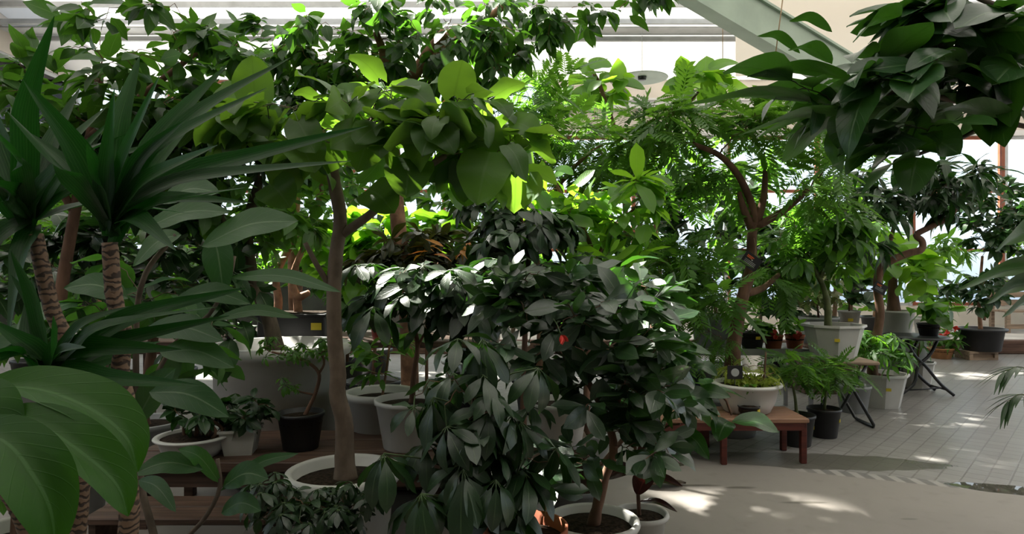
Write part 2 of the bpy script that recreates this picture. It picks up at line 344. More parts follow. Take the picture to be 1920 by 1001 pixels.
# back wall: dwarf wall, posts, window panes; cream header on the right, glazed clerestory on the left
HX = .6
b = Buf(); b.box((XL, 12.97, .17), (HX, 13.12, 1.66)); struct(b.build('wall_back_low', M['darkwall'], smooth=False))  # dark dwarf wall put in to cut bright gaps and floor light
b = Buf(); b.box((HX, 13.0, .17), (XR, 13.12, .55)); b.box((HX, 13.0, 3.85), (XR, 13.12, 5.0)); b.box((XL, 13.0, 4.95), (HX, 13.12, 5.02)); struct(b.build('wall_back', M['cream'], smooth=False))
b = Buf(); b.box((HX, 12.9, 4.38), (XR, 12.99, 4.52)); b.box((HX, 12.86, 4.52), (XR, 12.99, 4.56)); b.box((HX, 12.9, 3.85), (XR, 12.99, 3.95)); struct(b.build('trim_header', M['whitepaint'], smooth=False))
xs = [XL, -6.7, -4.9, -3.1, -1.3, HX, 2.4, 4.2, 6.0, 7.8, 9.6, XR]
for i in range(11):
    x0, x1 = xs[i], xs[i+1]; zt = 4.95 if x1 <= HX else 3.85
    w = Buf()
    for xx in (x0, x1): w.box((xx-.06 if xx > x0 else xx, 12.98, .55), (xx if xx > x0 else xx+.06, 13.1, zt))
    for z in (.55, 1.6, 2.75, 3.79) + ((4.89,) if zt > 4 else ()): w.box((x0+.06, 13.0, z), (x1-.06, 13.07, z+.06))
    wo = struct(w.build('window_%d' % (i+1), M['post'] if i % 2 else M['alu'], smooth=False))
    g = Buf(); g.box((x0+.06, 13.03, .61), (x1-.06, 13.036, zt-.06)); g.build('pane', M['glass'], smooth=False).parent = wo
# side walls
b = Buf(); b.box((XL-.12, YF, 0), (XL, YB, 1.9)); struct(b.build('wall_left', M['darkwall'], smooth=False))  # solid dark lower part put in to dim light from the left
b = Buf(); b.box((XL-.12, YF, 4.9), (XL, YB, 6.9)); struct(b.build('wall_left_upper', M['cream'], smooth=False))
ys = np.linspace(YF, YB, 9)
def side_windows(x0, x1, n0, zlo, zhi, mat):
    for i in range(8):
        w = Buf(); y0, y1 = ys[i], ys[i+1]
        w.box((x0, y0, zlo), (x1, y0+.06, zhi)); w.box((x0, y1-.06, zlo), (x1, y1, zhi))
        for z in np.linspace(zlo, zhi-.06, 4): w.box((x0, y0+.06, z), (x1, y1-.06, z+.06))
        wo = struct(w.build('window_%d' % (n0+i), mat, smooth=False))
        g = Buf(); xm = (x0+x1)/2; g.box((xm-.003, y0+.06, zlo+.06), (xm+.003, y1-.06, zhi-.06)); g.build('pane', M['glass'], smooth=False).parent = wo
side_windows(XL-.1, XL-.02, 12, 1.9, 4.9, M['alu'])
b = Buf(); b.box((XR, YF, 0), (XR+.12, YB, .4)); b.box((XR, YF, 4.1), (XR+.12, YB, 6.9)); struct(b.build('wall_right', M['cream'], smooth=False))
side_windows(XR+.02, XR+.1, 20, .4, 4.1, M['alu'])
b = Buf(); b.box((XL, YF-.12, 0), (XR, YF, 6.9)); struct(b.build('wall_front', M['darkwall'], smooth=False))  # unseen wall behind the camera, added closed and dark to cut front fill
# roof: purlins, glass everywhere, white shade cloth strips drawn under it
gl = Buf(); gl.add([(XL, 4, 6.84), (XR, 4, 6.84), (XR, 13.1, 5.02), (XL, 13.1, 5.02), (XL, YF, 6.84), (XR, YF, 6.84)], [[0, 1, 2, 3], [4, 5, 1, 0]])
struct(gl.build('ceiling_glass', M['glass'], smooth=False))
cl = Buf()
# made-up openings in the shade cloth (x0, x1, y0, y1): aimed to drop sun on chosen spots, full-width strip aside
SUN_GAPS = [(-3.7, -2.0, 5.1, 5.95), (-3.1, -2.55, 6.62, 6.88), (-2.6, -2.15, 6.4, 6.8), (-.9, .4, 8.45, 8.75), (-2.0, .3, 7.35, 7.75), (XL, XR, 10.45, 10.9), (-4.4, -3.2, 7.7, 8.3), (-5.2, -4.3, 7.2, 7.7), (-1.25, -1.12, 6.0, 6.06), (-3.9, -3.7, 5.7, 6.1)]
gx = sorted({XL, XR, *[v for r in SUN_GAPS for v in r[:2]]}); gy = sorted({YF, 4.0, 13.0, *[v for r in SUN_GAPS for v in r[2:]]})
for s0, s1 in zip(gy[:-1], gy[1:]):
    z0, z1 = roof_z(s0)-.06, roof_z(s1)-.06
    for u0, u1 in zip(gx[:-1], gx[1:]):
        if any(r[0]-1e-6 <= u0 and u1 <= r[1]+1e-6 and r[2]-1e-6 <= s0 and s1 <= r[3]+1e-6 for r in SUN_GAPS): continue
        cl.add([(u0, s0, z0), (u1, s0, z0), (u1, s1, z1), (u0, s1, z1)], [[0, 1, 2, 3]])
cl = cl.build('ceiling_shade_cloth', M['shade'], smooth=False); struct(cl)
pr = Buf()
for y in (10.9, 11.42, 10.43, 9.2, 7.8, 6.2, 4.5, 3.0, 1.5, 0, -1.5):
    z = roof_z(y)-.10; pr.box((XL, y-.03, z-.05), (XR, y+.03, z+.03))
pr.box((XL, 11.0, roof_z(11.2)-.11), (XR, 11.36, roof_z(11.2)-.09))
for x in np.arange(XL+.9, XR, 3.2):
    pr.beam((x, 4, 6.79), (x, 10.4, 5.51), .05, .04)
struct(pr.build('ceiling_frame', M['alu'], smooth=False))
# pale green steel rafter and the cream cloth behind it
bm = Buf(); a0, a1 = P(1100, -150, 7.2), P(1627, 165, 8.6)
bm.beam(a0, a1, .14, .42); bm.beam(a0+A(0, 0, .23), a1+A(0, 0, .23), .22, .03); bm.beam(a0-A(0, 0, .23), a1-A(0, 0, .23), .22, .03)
o = bm.build('beam_rafter', M['greenpaint'], smooth=False); struct(o)
# ------------------------------------------------------------------ leaves
def outline(kind, t, r):
    if kind == 'oval': return r*np.sin(np.pi*t**.92)**.75
    if kind == 'obovate': return r*np.sin(np.pi*t**1.25)**.72
    if kind == 'lance': return r*np.sin(np.pi*t**.78)**1.05
    if kind == 'pointed': return r*np.where(t < .8, np.sin(np.pi*np.clip(t/.95, 0, 1)**.8)**.8, np.sin(np.pi*.8/.95)**.8*0+np.interp(t, [.8, 1], [float(np.sin(np.pi*(.8/.95)**.8)**.8), 0]))
    if kind == 'heart': return r*np.sin(np.pi*np.clip(t*.80+.20, 0, 1)**1.0)**.62*np.clip(t*9+.5, 0, 1)*np.where(t > .93, .75, 1.0)
    return r*np.sin(np.pi*t)
_T = {}
def template(kind, r, nl, nw, droop, fold, wave, seed):
    key = (kind, r, nl, nw, droop, fold, wave, seed)
    if key in _T: return _T[key]
    g = np.random.default_rng(seed); t = np.linspace(0, 1, nl+1); s = np.linspace(-1, 1, nw+1)
    w = np.maximum(outline(kind, np.clip(t, 0, 1), r), .006); ph = g.uniform(0, 6)
    V = np.zeros((nl+1, nw+1, 3)); V[..., 0] = s[None, :]*w[:, None]; V[..., 1] = t[:, None]
    if kind == 'heart': V[..., 1] -= .22*np.abs(s)[None, :]**1.5*np.exp(-t*7)[:, None]
    V[..., 2] = fold*np.abs(V[..., 0])-droop*t[:, None]**2+wave*np.sin(t*9+ph)[:, None]*(s**2)[None, :]+wave*.5*np.sin(t*13+ph*2)[:, None]*s[None, :]
    # bend keeps the length
    V[..., 1] -= droop**2*.5*t[:, None]**3
    V[..., 0] += g.uniform(-.06, .06)*(t**2)[:, None]
    uv = np.stack(np.broadcast_arrays((s[None, :]+1)/2, t[:, None]), -1).reshape(-1, 2)
    i = (np.arange(nl)[:, None]*(nw+1)+np.arange(nw)[None, :]).ravel()
    q = np.stack([i, i+1, i+nw+2, i+nw+1], 1)
    _T[key] = (V.reshape(-1, 3), q, uv); return _T[key]
def frond_template(pairs, ll, lw, droop, seed):
    key = ('frond', pairs, ll, lw, droop, seed)
    if key in _T: return _T[key]
    g = np.random.default_rng(seed); Vs, Qs, UV, n = [], [], [], 0
    lv, lq, luv = template('oval', lw, 2, 2, .12, .15, 0, seed)
    for k in range(pairs):
        t = .18+.8*k/(pairs-1)
        for sgn in (-1, 1):
            a = sgn*math.radians(58-16*t+g.uniform(-6, 6)); L = ll*(1-.35*abs(t-.55)/.45)*g.uniform(.9, 1.1)
            c, s_ = math.cos(a), math.sin(a); v = lv*L
            x = v[:, 0]*c+v[:, 1]*s_; y = -v[:, 0]*s_+v[:, 1]*c
            Vs.append(np.stack([x, y+t, v[:, 2]-droop*t*t-.1*np.abs(x)], 1)); Qs.append(lq+n); UV.append(luv); n += len(v)
    tt = np.linspace(0, 1, 5); rr = .008
    for k, sx in enumerate((-rr, rr)): Vs.append(np.stack([np.full(5, sx), tt, -droop*tt*tt], 1))
    UV += [np.full((10, 2), .3)]; i = np.arange(4); Qs.append(np.stack([n+i, n+5+i, n+6+i, n+1+i], 1))
    _T[key] = (np.concatenate(Vs), np.concatenate(Qs), np.concatenate(UV)); return _T[key]

def stamp(buf, tpls, pos, d, nrm, size, m=0):
    """many leaves at once: unit templates at pos, along d, upper side towards nrm"""
    pos = np.atleast_2d(pos); d = unit(np.atleast_2d(d)); nrm = np.atleast_2d(nrm); size = np.broadcast_to(size, (len(pos),))
    sd = np.cross(d, nrm); bad = np.linalg.norm(sd, axis=1) < .05; sd[bad] = np.cross(d[bad], A(.3, 1, .2)); sd = unit(sd); n2 = np.cross(sd, d)
    pick = rng.integers(0, len(tpls), len(pos))
    for k, (V, q, uv) in enumerate(tpls):
        ix = np.where(pick == k)[0]
        if not len(ix): continue
        W = (V[None, :, 0:1]*sd[ix, None]+V[None, :, 1:2]*d[ix, None]+V[None, :, 2:3]*n2[ix, None])*size[ix, None, None]+pos[ix, None]
        Q = (q[None]+(np.arange(len(ix))*len(V))[:, None, None]).reshape(-1, 4)
        buf.add(W.reshape(-1, 3), Q, uv=np.tile(uv, (len(ix), 1)), m=m)
def blade(buf, pts, width, kind='lance', r=1.0, nl=18, nw=4, fold=.25, nrm=(0, 0, 1), wave=0.0, m=0, twist=0.0):
    """one leaf swept along a curve through pts; width: half width at the widest"""
    c = spline(pts, nl+1); tg = unit(np.gradient(c, axis=0)); t = np.linspace(0, 1, nl+1)
    if kind == 'strap': w = width*np.clip(np.minimum(.45+t*2.2, 1), 0, 1)*np.clip((1-t)*2.4, 0, 1)**.75
    else: w = width*outline(kind, t, 1.0)
    w = np.maximum(w, .0008); s = np.linspace(-1, 1, nw+1); V = []
    for i in range(nl+1):
        sd = np.cross(tg[i], np.asarray(nrm, float)); sd = unit(sd); up = np.cross(sd, tg[i])
        if twist: a = twist*t[i]; sd, up = sd*math.cos(a)+up*math.sin(a), up*math.cos(a)-sd*math.sin(a)
        V.append(c[i]+sd*(s*w[i])[:, None]+up*(fold*np.abs(s)*w[i]+wave*width*np.sin(t[i]*14)*s*s)[:, None])
    uv = np.stack(np.broadcast_arrays((s[None]+1)/2, t[:, None]), -1).reshape(-1, 2)
    i = (np.arange(nl)[:, None]*(nw+1)+np.arange(nw)[None]).ravel()
    buf.add(np.concatenate(V), np.stack([i, i+1, i+nw+2, i+nw+1], 1), uv=uv, m=m)

KIND = {  # name: list of templates
 'rubber': [template('oval', .24, 8, 4, dr, .22, .02, s) for s, dr in enumerate((.15, .35, .55, .05))],
 'bigfig': [template('oval', .28, 8, 4, dr, .15, .03, s) for s, dr in enumerate((.1, .3, .45))],
 'heart': [template('heart', .46, 9, 6, dr, .12, .05, s) for s, dr in enumerate((.15, .35, .55, .3))],
 'gloss': [template('obovate', .22, 5, 2, dr, .22, .02, s) for s, dr in enumerate((.1, .3, .2, -.05))],
 'leaflet': [template('obovate', .19, 6, 2, dr, .2, .02, s) for s, dr in enumerate((.15, .35, .5))],
 'narrow': [template('lance', .13, 5, 2, dr, .2, .01, s) for s, dr in enumerate((.1, .3, .45))],
 'weeping': [template('pointed', .27, 5, 2, dr, .2, .02, s) for s, dr in enumerate((.1, .3, .2))],
 'small': [template('oval', .27, 4, 2, dr, .2, .01, s) for s, dr in enumerate((.1, .3))],
 'round': [template('oval', .38, 5, 4, dr, .12, .02, s) for s, dr in enumerate((.05, .2, .3))],
 'frond': [frond_template(9, .36, .17, dr, s) for s, dr in enumerate((.12, .3, .45))],
 'fern': [frond_template(14, .24, .14, dr, s) for s, dr in enumerate((.3, .5, .7))],
}

# ------------------------------------------------------------------ pots
def pot_mesh(kind, c, r, h, n=36):
    """kind: round (rolled rim), octagon (wide flange rim), bowl, plain, square; c: centre of the base. Returns (buf, soil z, soil radius, smooth)"""
    b = Buf(); sm = True
    if kind == 'octagon':
        pr = [(r*.68, 0), (r*.93, h*.92), (r, h*.93), (r*1.01, h*.94), (r*1.0, h), (r*.9, h), (r*.86, h*.86)]
        b.lathe(c, pr, 8, rot=math.pi/8+.12); sm = False
        for k in range(4):
            a = math.pi/4+k*math.pi/2; b.box(c+A(math.cos(a)*r*.5-.02, math.sin(a)*r*.5-.02, -.012), c+A(math.cos(a)*r*.5+.02, math.sin(a)*r*.5+.02, .01))
    elif kind == 'bowl':
        pr = [(r*.60, 0), (r*.66, h*.05), (r*.80, h*.4), (r*.88, h*.85), (r*.97, h*.88), (r, h*.94), (r*.97, h), (r*.86, h), (r*.82, h*.85)]
        b.lathe(c, pr, n)
    elif kind == 'plain':
        pr = [(r*.72, 0), (r*.74, h*.02), (r*.95, h*.9), (r, h*.91), (r, h), (r*.94, h), (r*.9, h*.86)]
        b.lathe(c, pr, n)
    elif kind == 'square':
        pr = [(r*.98, 0), (r*1.28, h*.9), (r*1.38, h*.9), (r*1.38, h), (r*1.26, h), (r*1.2, h*.86)]
        b.lathe(c, pr, 4, rot=math.pi/4+.15); sm = False
    elif kind == 'tub':
        pr = [(r*.86, 0), (r*.9, h*.02), (r*.93, h*.9), (r*1.0, h*.92), (r*1.02, h*.96), (r*1.0, h), (r*.9, h), (r*.88, h*.9)]
        b.lathe(c, pr, 48)
    else:
        pr = [(r*.70, 0), (r*.73, h*.03), (r*.86, h*.86), (r*.96, h*.88), (r, h*.93), (r*.98, h*.985), (r*.92, h), (r*.86, h*.97), (r*.82, h*.84)]
        b.lathe(c, pr, n)
    return b, c[2]+h*.87, pr[-1][0]*{'square': .66, 'octagon': .9}.get(kind, 1.0), sm

def sticker(pot, c, r, h, ang, zf=.55, s=.022):
    """small price sticker on the outside of a pot, facing angle ang"""
    rr = r*(.70+.2*zf)*1.02+.006; d = A(math.cos(ang), math.sin(ang), 0); t = A(-d[1], d[0], 0); p = c+d*rr+A(0, 0, h*zf)
    b = Buf(); v = [p+t*s*x+A(0, 0, s*.62*y)+d*z for z in (-.004, .002) for x, y in ((-1, -1), (1, -1), (1, 1), (-1, 1))]
    b.add([x-np.array(pot.parent.location) for x in v], [[3, 2, 1, 0], [4, 5, 6, 7], [0, 1, 5, 4], [1, 2, 6, 5], [2, 3, 7, 6], [3, 0, 4, 7]])
    o = b.build('price_sticker', M['sticker'], smooth=False); o.parent = pot; o['label'] = 'yellow price sticker'

# ------------------------------------------------------------------ plants
def perp(t):
    ref = np.where(np.abs(t[..., 2:3]) < .9, A(0, 0, 1), A(1, 0, 0)); x = unit(np.cross(t, ref)); return x, np.cross(t, x)
def ellip(c, rx, ry, rz, n, hollow=.3):
    u = unit(rng.normal(size=(n, 3))); k = rng.uniform(hollow**3, 1, n)**(1/3); return c+u*k[:, None]*A(rx, ry, rz)

class Plant:
    def __init__(s, name, label, cat, px, Y, z0=0.0, pot=None, r=.2, h=.25, mat='white', bark='bark_brown', leaf='midgreen', stickers=(), X=None, group=None):
        x = (px-960)/F*Y if X is None else X
        s.c = A(x, Y, z0); s.root = thing(name, s.c, label, cat, group)
        s.trunk = Buf(); s.fol = Buf(); s.nodes = []; s.bark = bark; s.leaf = leaf; s.paths = []; s.extra = []
        s.top = s.c.copy()
        if pot:
            b, sz, sr, sm = pot_mesh(pot, s.c, r, h); s.pot = b.build('pot', M[mat], s.root, smooth=sm)
            so = Buf(); so.lathe(A(s.c[0], s.c[1], sz), [(sr*1.01, -.03), (sr*1.01, 0), (sr*.5, .012)], 24); so.build('soil', M['soil'], s.root)
            s.top = A(s.c[0], s.c[1], sz)
            for a, zf in stickers: sticker(s.pot, s.c, r, h, a, zf, s=max(.018, .007*Y/2))
    def stem(s, pts, r0, r1, n=None, sides=10, px=True, bump=0.0, join=True):
        """trunk through pixel points (px, py, Y)"""
        p = [P(*q) if px else A(*q) for q in pts]
        if join and not s.nodes: p = [s.top+A(p[0][0]-s.top[0], p[0][1]-s.top[1], 0)*.35-A(0, 0, .02)]+p if np.linalg.norm(p[0]-s.top) > .03 else p
        n = n or max(8, int(sum(np.linalg.norm(np.diff(np.array(p), axis=0), axis=1))/.04))
        c = spline(p, n); rad = np.linspace(r0, r1, n)*(1+bump*rng.normal(size=n))
        rad = rad*(1+.35*np.exp(-np.linspace(0, 12, n))) if not s.nodes else rad
        s.trunk.tube(c, rad, sides); s.nodes += [(x, q) for x, q in zip(c[n//4:], rad[n//4:])]; return c
    def grow(s, vols, r=.009, up=.12, start=.3, jit=.05):
        """twigs to random points in volumes (px, py, Y, rx_px, ry_px, depth, n)"""
        tips = []
        for px, py, Y, rx, ry, rd, n in vols: tips.append(ellip(P(px, py, Y), rx/F*Y, rd, ry/F*Y, n))
        tips = np.concatenate(tips)
        if not s.nodes: s.nodes = [(s.top, r)]
        nd = np.array([q[0] for q in s.nodes]); d0 = np.min(np.linalg.norm(tips[:, None]-nd[None], axis=2), 1)
        for i in np.argsort(d0):
            t = tips[i]; nd = np.array([q[0] for q in s.nodes]); dv = t-nd; d = np.linalg.norm(dv, axis=1)
            k = int(np.argmin(d+.45*np.maximum(0, -dv[:, 2])-.0*d)); a, ra = s.nodes[k]; L = d[k]
            u = np.linspace(0, 1, 7); c = a+(t-a)*u[:, None]; c[:, 2] += up*L*np.sin(np.pi*u); j = rng.normal(size=(7, 3))*jit*L; j[0] = 0; j[-1] = 0; c += j*np.sin(np.pi*u)[:, None]
            rr = min(ra*.75, r*(.35+.9*min(L, 1.2))); rad = np.linspace(max(rr, .0022), .0014, 7)
            s.trunk.tube(c, rad, 5, cap=False); s.paths.append(c)
            s.nodes += [(c[m_], rad[m_]) for m_ in (2, 3, 4, 5)]
    def leaves(s, kind, size, per=8, start=.35, spread=1.0, droop=.25, tilt=.35, up=1.0, var=.25, pet=0.0, m=0, cluster=False, bias=(0, 0, 0), flat=.5, nb=(0, 0, 0)):
        """simple leaves set round every twig"""
        pos, d, nr = [], [], []; g = 2.4
        for c in s.paths:
            k = max(2, int(rng.poisson(per))); u = np.sort(rng.uniform(start, 1, k)) if not cluster else 1-np.abs(rng.normal(size=k))*.12; u[-1] = 1
            u = np.clip(u, 0, 1); f = u*6; i = np.minimum(f.astype(int), 5); w = (f-i)[:, None]; p = c[i]*(1-w)+c[i+1]*w; t = unit(c[i+1]-c[i])
            x, y = perp(t); a = rng.uniform(0, 6.28)+np.arange(k)*g+rng.normal(size=k)*.3
            rad = x*np.cos(a)[:, None]+y*np.sin(a)[:, None]
            rad[:, 2] *= flat
            dd = unit(t*.55*A(1, 1, .4+flat)+rad*spread+rng.normal(size=(k, 3))*.18*A(1, 1, flat+.4)+A(*bias)); dd[:, 2] -= droop; dd = unit(dd)
            pos.append(p+dd*pet); d.append(dd); nr.append(A(0, 0, up)+A(*nb)+rng.normal(size=(k, 3))*tilt+t*.15)
            if pet > .025:
                for q0, q1 in zip(p, p+dd*pet): s.fol.tube([q0, (q0+q1)/2+A(0, 0, .1*pet), q1], .0022, 4, m=1, cap=False)
        pos = np.concatenate(pos); sz = size*(1+var*rng.normal(size=len(pos)).clip(-1.6, 1.6)); stamp(s.fol, KIND[kind], pos, np.concatenate(d), np.concatenate(nr), sz, m)
    def umbel(s, c, ax, L, k=8, droop=.45, kind='leaflet', m=0):
        ax = unit(ax); x, y = perp(ax); a = np.arange(k)*2*np.pi/k+rng.uniform(0, 6)+rng.normal(size=k)*.1
        rad = x*np.cos(a)[:, None]+y*np.sin(a)[:, None]; dr = droop+rng.normal(size=k)*.15
        d = unit(rad-ax*dr[:, None]); d[:, 2] -= .1; nrm = ax+rad*dr[:, None]*.8+rng.normal(size=(k, 3))*.12
        base = c+d*L*.14
        for q in base: s.fol.tube([c, q], .0018, 4, m=1, cap=False)
        stamp(s.fol, KIND[kind], base, d, nrm, L*(1+.12*rng.normal(size=k)), m)
    def umbels(s, L, k=8, per=4, droop=.45, pet=.12, kind='leaflet', start=.5):
        for c in s.paths:
            n = max(1, int(rng.poisson(per))); u = np.append(rng.uniform(start, 1, n-1), 1.0)
            for q in u:
                f = q*6; i = min(int(f), 5); p = c[i]+(c[i+1]-c[i])*(f-i); t = unit(c[i+1]-c[i]); x, y = perp(t); a = rng.uniform(0, 6.28)
                dd = unit(t*.5+(x*math.cos(a)+y*math.sin(a))*.9+A(0, 0, .25)); pl = pet*rng.uniform(.6, 1.2); e = p+dd*pl
                s.fol.tube([p, p+dd*pl*.5+A(0, 0, .04*pl), e], .0022, 4, m=1, cap=False)
                s.umbel(e, A(0, 0, 1)+dd*.6+rng.normal(size=3)*.2, L*rng.uniform(.75, 1.15), k+int(rng.integers(-1, 2)), droop, kind)
    def done(s):
        if s.trunk.n: s.trunk.build('trunk', M[s.bark], s.root)
        if s.fol.n: s.fol.build('foliage', [M[s.leaf], M['petiole']]+s.extra, s.root)
        return s.root

# ================================================================== FOREGROUND LEFT
# big oblong leaves nearest the camera
p = Plant('rubber_plant', 'rubber plant with huge drooping oblong leaves nearest the camera at lower left', 'plant', 0, .95, 0, 'round', .17, .3, 'white', 'bark_brown', 'rubber_near', X=-1.02)
p.stem([(-420, 900, .95), (-330, 700, .95), (-280, 660, .95)], .016, .012)
for pts, w in (([(-60, 735, .95), (60, 728, .95), (165, 765, .93), (235, 820, .91), (258, 885, .90)], .040),
               ([(-50, 790, .90), (60, 795, .88), (140, 840, .86), (215, 905, .85), (240, 968, .84)], .034),
               ([(-70, 800, .86), (10, 830, .83), (60, 890, .81), (95, 960, .80), (105, 1045, .79)], .040),
               ([(-150, 760, .93), (-60, 755, .90), (-10, 800, .88), (20, 880, .86)], .04)):
    c = [P(*q) for q in pts]; blade(p.fol, c, w, 'oval', nl=22, nw=6, fold=.55, nrm=(.1, -.5, 1), wave=.06)
    p.fol.tube(spline([P(-280, 690, .95), (P(-280, 690, .95)+c[0])/2+A(0, 0, .01), c[0]], 6), .0035, 6, m=1)
p.done()

# the ringed dracaena with three heads
def strap(p, a, tip, w, sag=.1, Y1=None):
    a = np.asarray(a, float); tip = np.asarray(tip, float); L = np.linalg.norm(tip-a)
    mid = a+(tip-a)*.45+A(0, 0, sag*L)+rng.normal(size=3)*.02*L
    d = unit(tip-a); nrm = A(rng.normal()*.25, -1, .75) if abs(d[2]) < .75 else A(rng.normal()*.5, -1, .3)
    blade(p.fol, [a, a+(mid-a)*.5+A(0, 0, .03*L), mid, tip], w, 'strap', nl=16, nw=4, fold=.35, nrm=nrm, twist=rng.normal()*.35)
p = Plant('dracaena', 'dracaena with ringed tan stems and long striped strap leaves, left front', 'plant', 140, 1.75, 0, 'round', .2, .3, 'white', 'ringed', 'dracaena')
p.stem([(195, 1240, 1.75), (240, 1000, 1.72), (238, 880, 1.70), (242, 790, 1.69), (226, 700, 1.69), (232, 630, 1.69), (214, 555, 1.69), (206, 455, 1.69)], .026, .019, 90, 14, bump=.03)
p.stem([(120, 1240, 1.78), (142, 1020, 1.8), (152, 880, 1.8), (140, 740, 1.8), (124, 640, 1.8), (96, 575, 1.8), (66, 440, 1.8)], .024, .019, 90, 14, bump=.03, join=False)
p.stem([(110, 1250, 1.72), (58, 1010, 1.6), (18, 920, 1.55), (-40, 840, 1.52)], .024, .02, 60, 14, bump=.03, join=False)
def head(p, hx, hy, Y, tips, n, L, w, lo=-.5):
    base = P(hx, hy, Y)
    for tx, ty, dy in tips: strap(p, base+rng.normal(size=3)*.008+A(0, 0, rng.uniform(-.03, .03)), P(tx, ty, Y+dy), w*rng.uniform(.95, 1.25), rng.uniform(.04, .14))
    for k in range(n):
        a = k*2.4+rng.uniform(-.3, .3); e = rng.uniform(lo, 1.2); d = A(math.cos(a)*math.cos(e), math.sin(a)*math.cos(e)*.8+.15, math.sin(e)); l = L*rng.uniform(.7, 1.05)
        strap(p, base+d*.012, base+d*l-A(0, 0, .12*l), w*rng.uniform(.8, 1.05), rng.uniform(.08, .2))
head(p, 206, 425, 1.69, [(262, 105, .1), (425, 122, .25), (545, 108, .15), (500, 165, -.1), (690, 236, .05), (658, 302, -.1), (460, 352, -.15), (408, 272, -.2), (215, 165, -.1), (44, 150, -.12),
     (10, 205, -.25), (300, 140, -.2), (350, 180, .2), (120, 250, .2), (330, 470, -.2)], 7, .40, .027, .3)
head(p, 60, 415, 1.8, [(102, 30, -.1), (-40, 120, .1), (150, 165, .2), (200, 200, .2), (-90, 250, -.1), (20, 200, .2), (-60, 330, -.2), (240, 250, -.1), (-80, 520, -.1), (15, 640, -.15)], 9, .42, .028, .2)
head(p, 88, 690, 1.62, [(462, 540, .05), (430, 592, .1), (410, 575, -.1), (372, 722, -.1), (100, 592, -.2), (-20, 600, -.1), (20, 470, 0), (300, 640, .2), (-60, 700, -.2), (60, 520, .1), (340, 655, -.05)], 6, .34, .024, 0)
p.done()

# big-leaf fig behind the dracaena
p = Plant('big_leaf_fig', 'fig with broad oval grey-green leaves just behind the dracaena stems', 'plant', 330, 2.25, 0, 'round', .19, .3, 'white', 'bark_grey', 'bigfig')
p.stem([(330, 1150, 2.25), (340, 1030, 2.25), (385, 970, 2.2), (412, 915, 2.2), (408, 860, 2.2)], .010, .006)
p.stem([(330, 1150, 2.25), (285, 990, 2.3), (262, 880, 2.35), (255, 640, 2.35), (270, 520, 2.3), (330, 440, 2.3)], .014, .008, join=False)
p.stem([(262, 760, 2.35), (330, 640, 2.4), (392, 590, 2.4), (430, 520, 2.4), (440, 480, 2.4)], .009, .006, join=False)
for a, c, w in (((265, 432, 2.2), (432, 398, 2.15), .045), ((378, 462, 2.15), (560, 415, 2.1), .062), ((300, 380, 2.3), (412, 362, 2.25), .05), ((280, 735, 2.1), (430, 782, 2.05), .05),
                ((380, 880, 2.15), (246, 890, 2.1), .036), ((412, 905, 2.2), (334, 842, 2.1), .028), ((418, 912, 2.2), (504, 898, 2.15), .042), ((414, 920, 2.2), (560, 850, 2.25), .022), ((415, 962, 2.2), (490, 958, 2.15), .036),
                ((330, 560, 2.3), (470, 570, 2.25), .04), ((300, 660, 2.25), (440, 690, 2.2), .05), ((240, 560, 2.4), (120, 540, 2.4), .05), ((430, 520, 2.4), (640, 548, 2.3), .03), ((400, 600, 2.4), (560, 596, 2.3), .025),
                ((270, 620, 2.3), (420, 640, 2.2), .05), ((250, 800, 2.35), (330, 690, 2.3), .05), ((340, 440, 2.3), (250, 500, 2.25), .045), ((260, 900, 2.3), (330, 960, 2.2), .03), ((400, 440, 2.4), (420, 560, 2.35), .055), ((60, 790, 2.4), (200, 720, 2.4), .06)):
    a = P(*a); c = P(*c); blade(p.fol, [a, (a+c)/2+A(0, 0, .03), c], w, 'oval', nl=12, nw=6, fold=.12, nrm=(rng.normal()*.2, -1, .7), wave=.05)
p.grow([(170, 640, 2.5, 140, 180, .25, 16), (380, 640, 2.6, 110, 120, .25, 12)], .007); p.leaves('bigfig', .17, 3, droop=.3); p.done()

# small umbrella plant, bottom centre-left
p = Plant('umbrella_plant', 'little umbrella plant with small dark leaflets at the bottom edge, before the fig pot', 'plant', 600, 2.35, 0, 'plain', .14, .24, 'black', 'bark_brown', 'umbrella')
p.stem([(600, 1120, 2.35), (598, 1050, 2.35), (595, 1000, 2.35)], .009, .006)
p.grow([(600, 965, 2.35, 115, 45, .18, 26), (520, 930, 2.35, 40, 25, .1, 5)], .005, jit=.08); p.umbels(.062, 7, 2.4, .25, .05); p.done()

# the heart-leaf fig in the cream pot: the main trunk left of the middle
p = Plant('heart_leaf_fig', 'tall heart-leaved fig with smooth kinked trunk in a wide cream pot', 'tree', 645, 2.95, 0, 'round', .255, .41, 'white', 'bark_fig', 'heart')
p.stem([(648, 900, 2.95), (646, 850, 2.95), (645, 790, 2.95), (633, 742, 2.95), (634, 700, 2.95), (628, 640, 2.95), (626, 555, 2.95), (630, 480, 2.95), (638, 410, 2.95), (628, 350, 2.95), (619, 300, 2.95), (600, 250, 2.95)], .040, .026, 60, 16, bump=.02)
p.stem([(640, 440, 2.95), (690, 405, 2.93), (730, 370, 2.9), (785, 325, 2.85), (835, 292, 2.8)], .021, .012, 24, 10, join=False)
p.stem([(621, 540, 2.95), (596, 500, 2.92), (572, 455, 2.9)], .014, .010, 12, 10, join=False)
p.stem([(612, 285, 2.95), (660, 250, 2.9), (712, 210, 2.85)], .014, .008, 14, 8, join=False)
p.grow([(560, 230, 2.95, 120, 70, .3, 15), (720, 215, 2.9, 110, 55, .35, 16), (880, 245, 2.85, 110, 60, .35, 19), (930, 290, 2.8, 80, 40, .3, 6)], .008, up=.1)
p.leaves('heart', .138, 4.2, start=.5, droop=.3, tilt=.55, pet=.06)
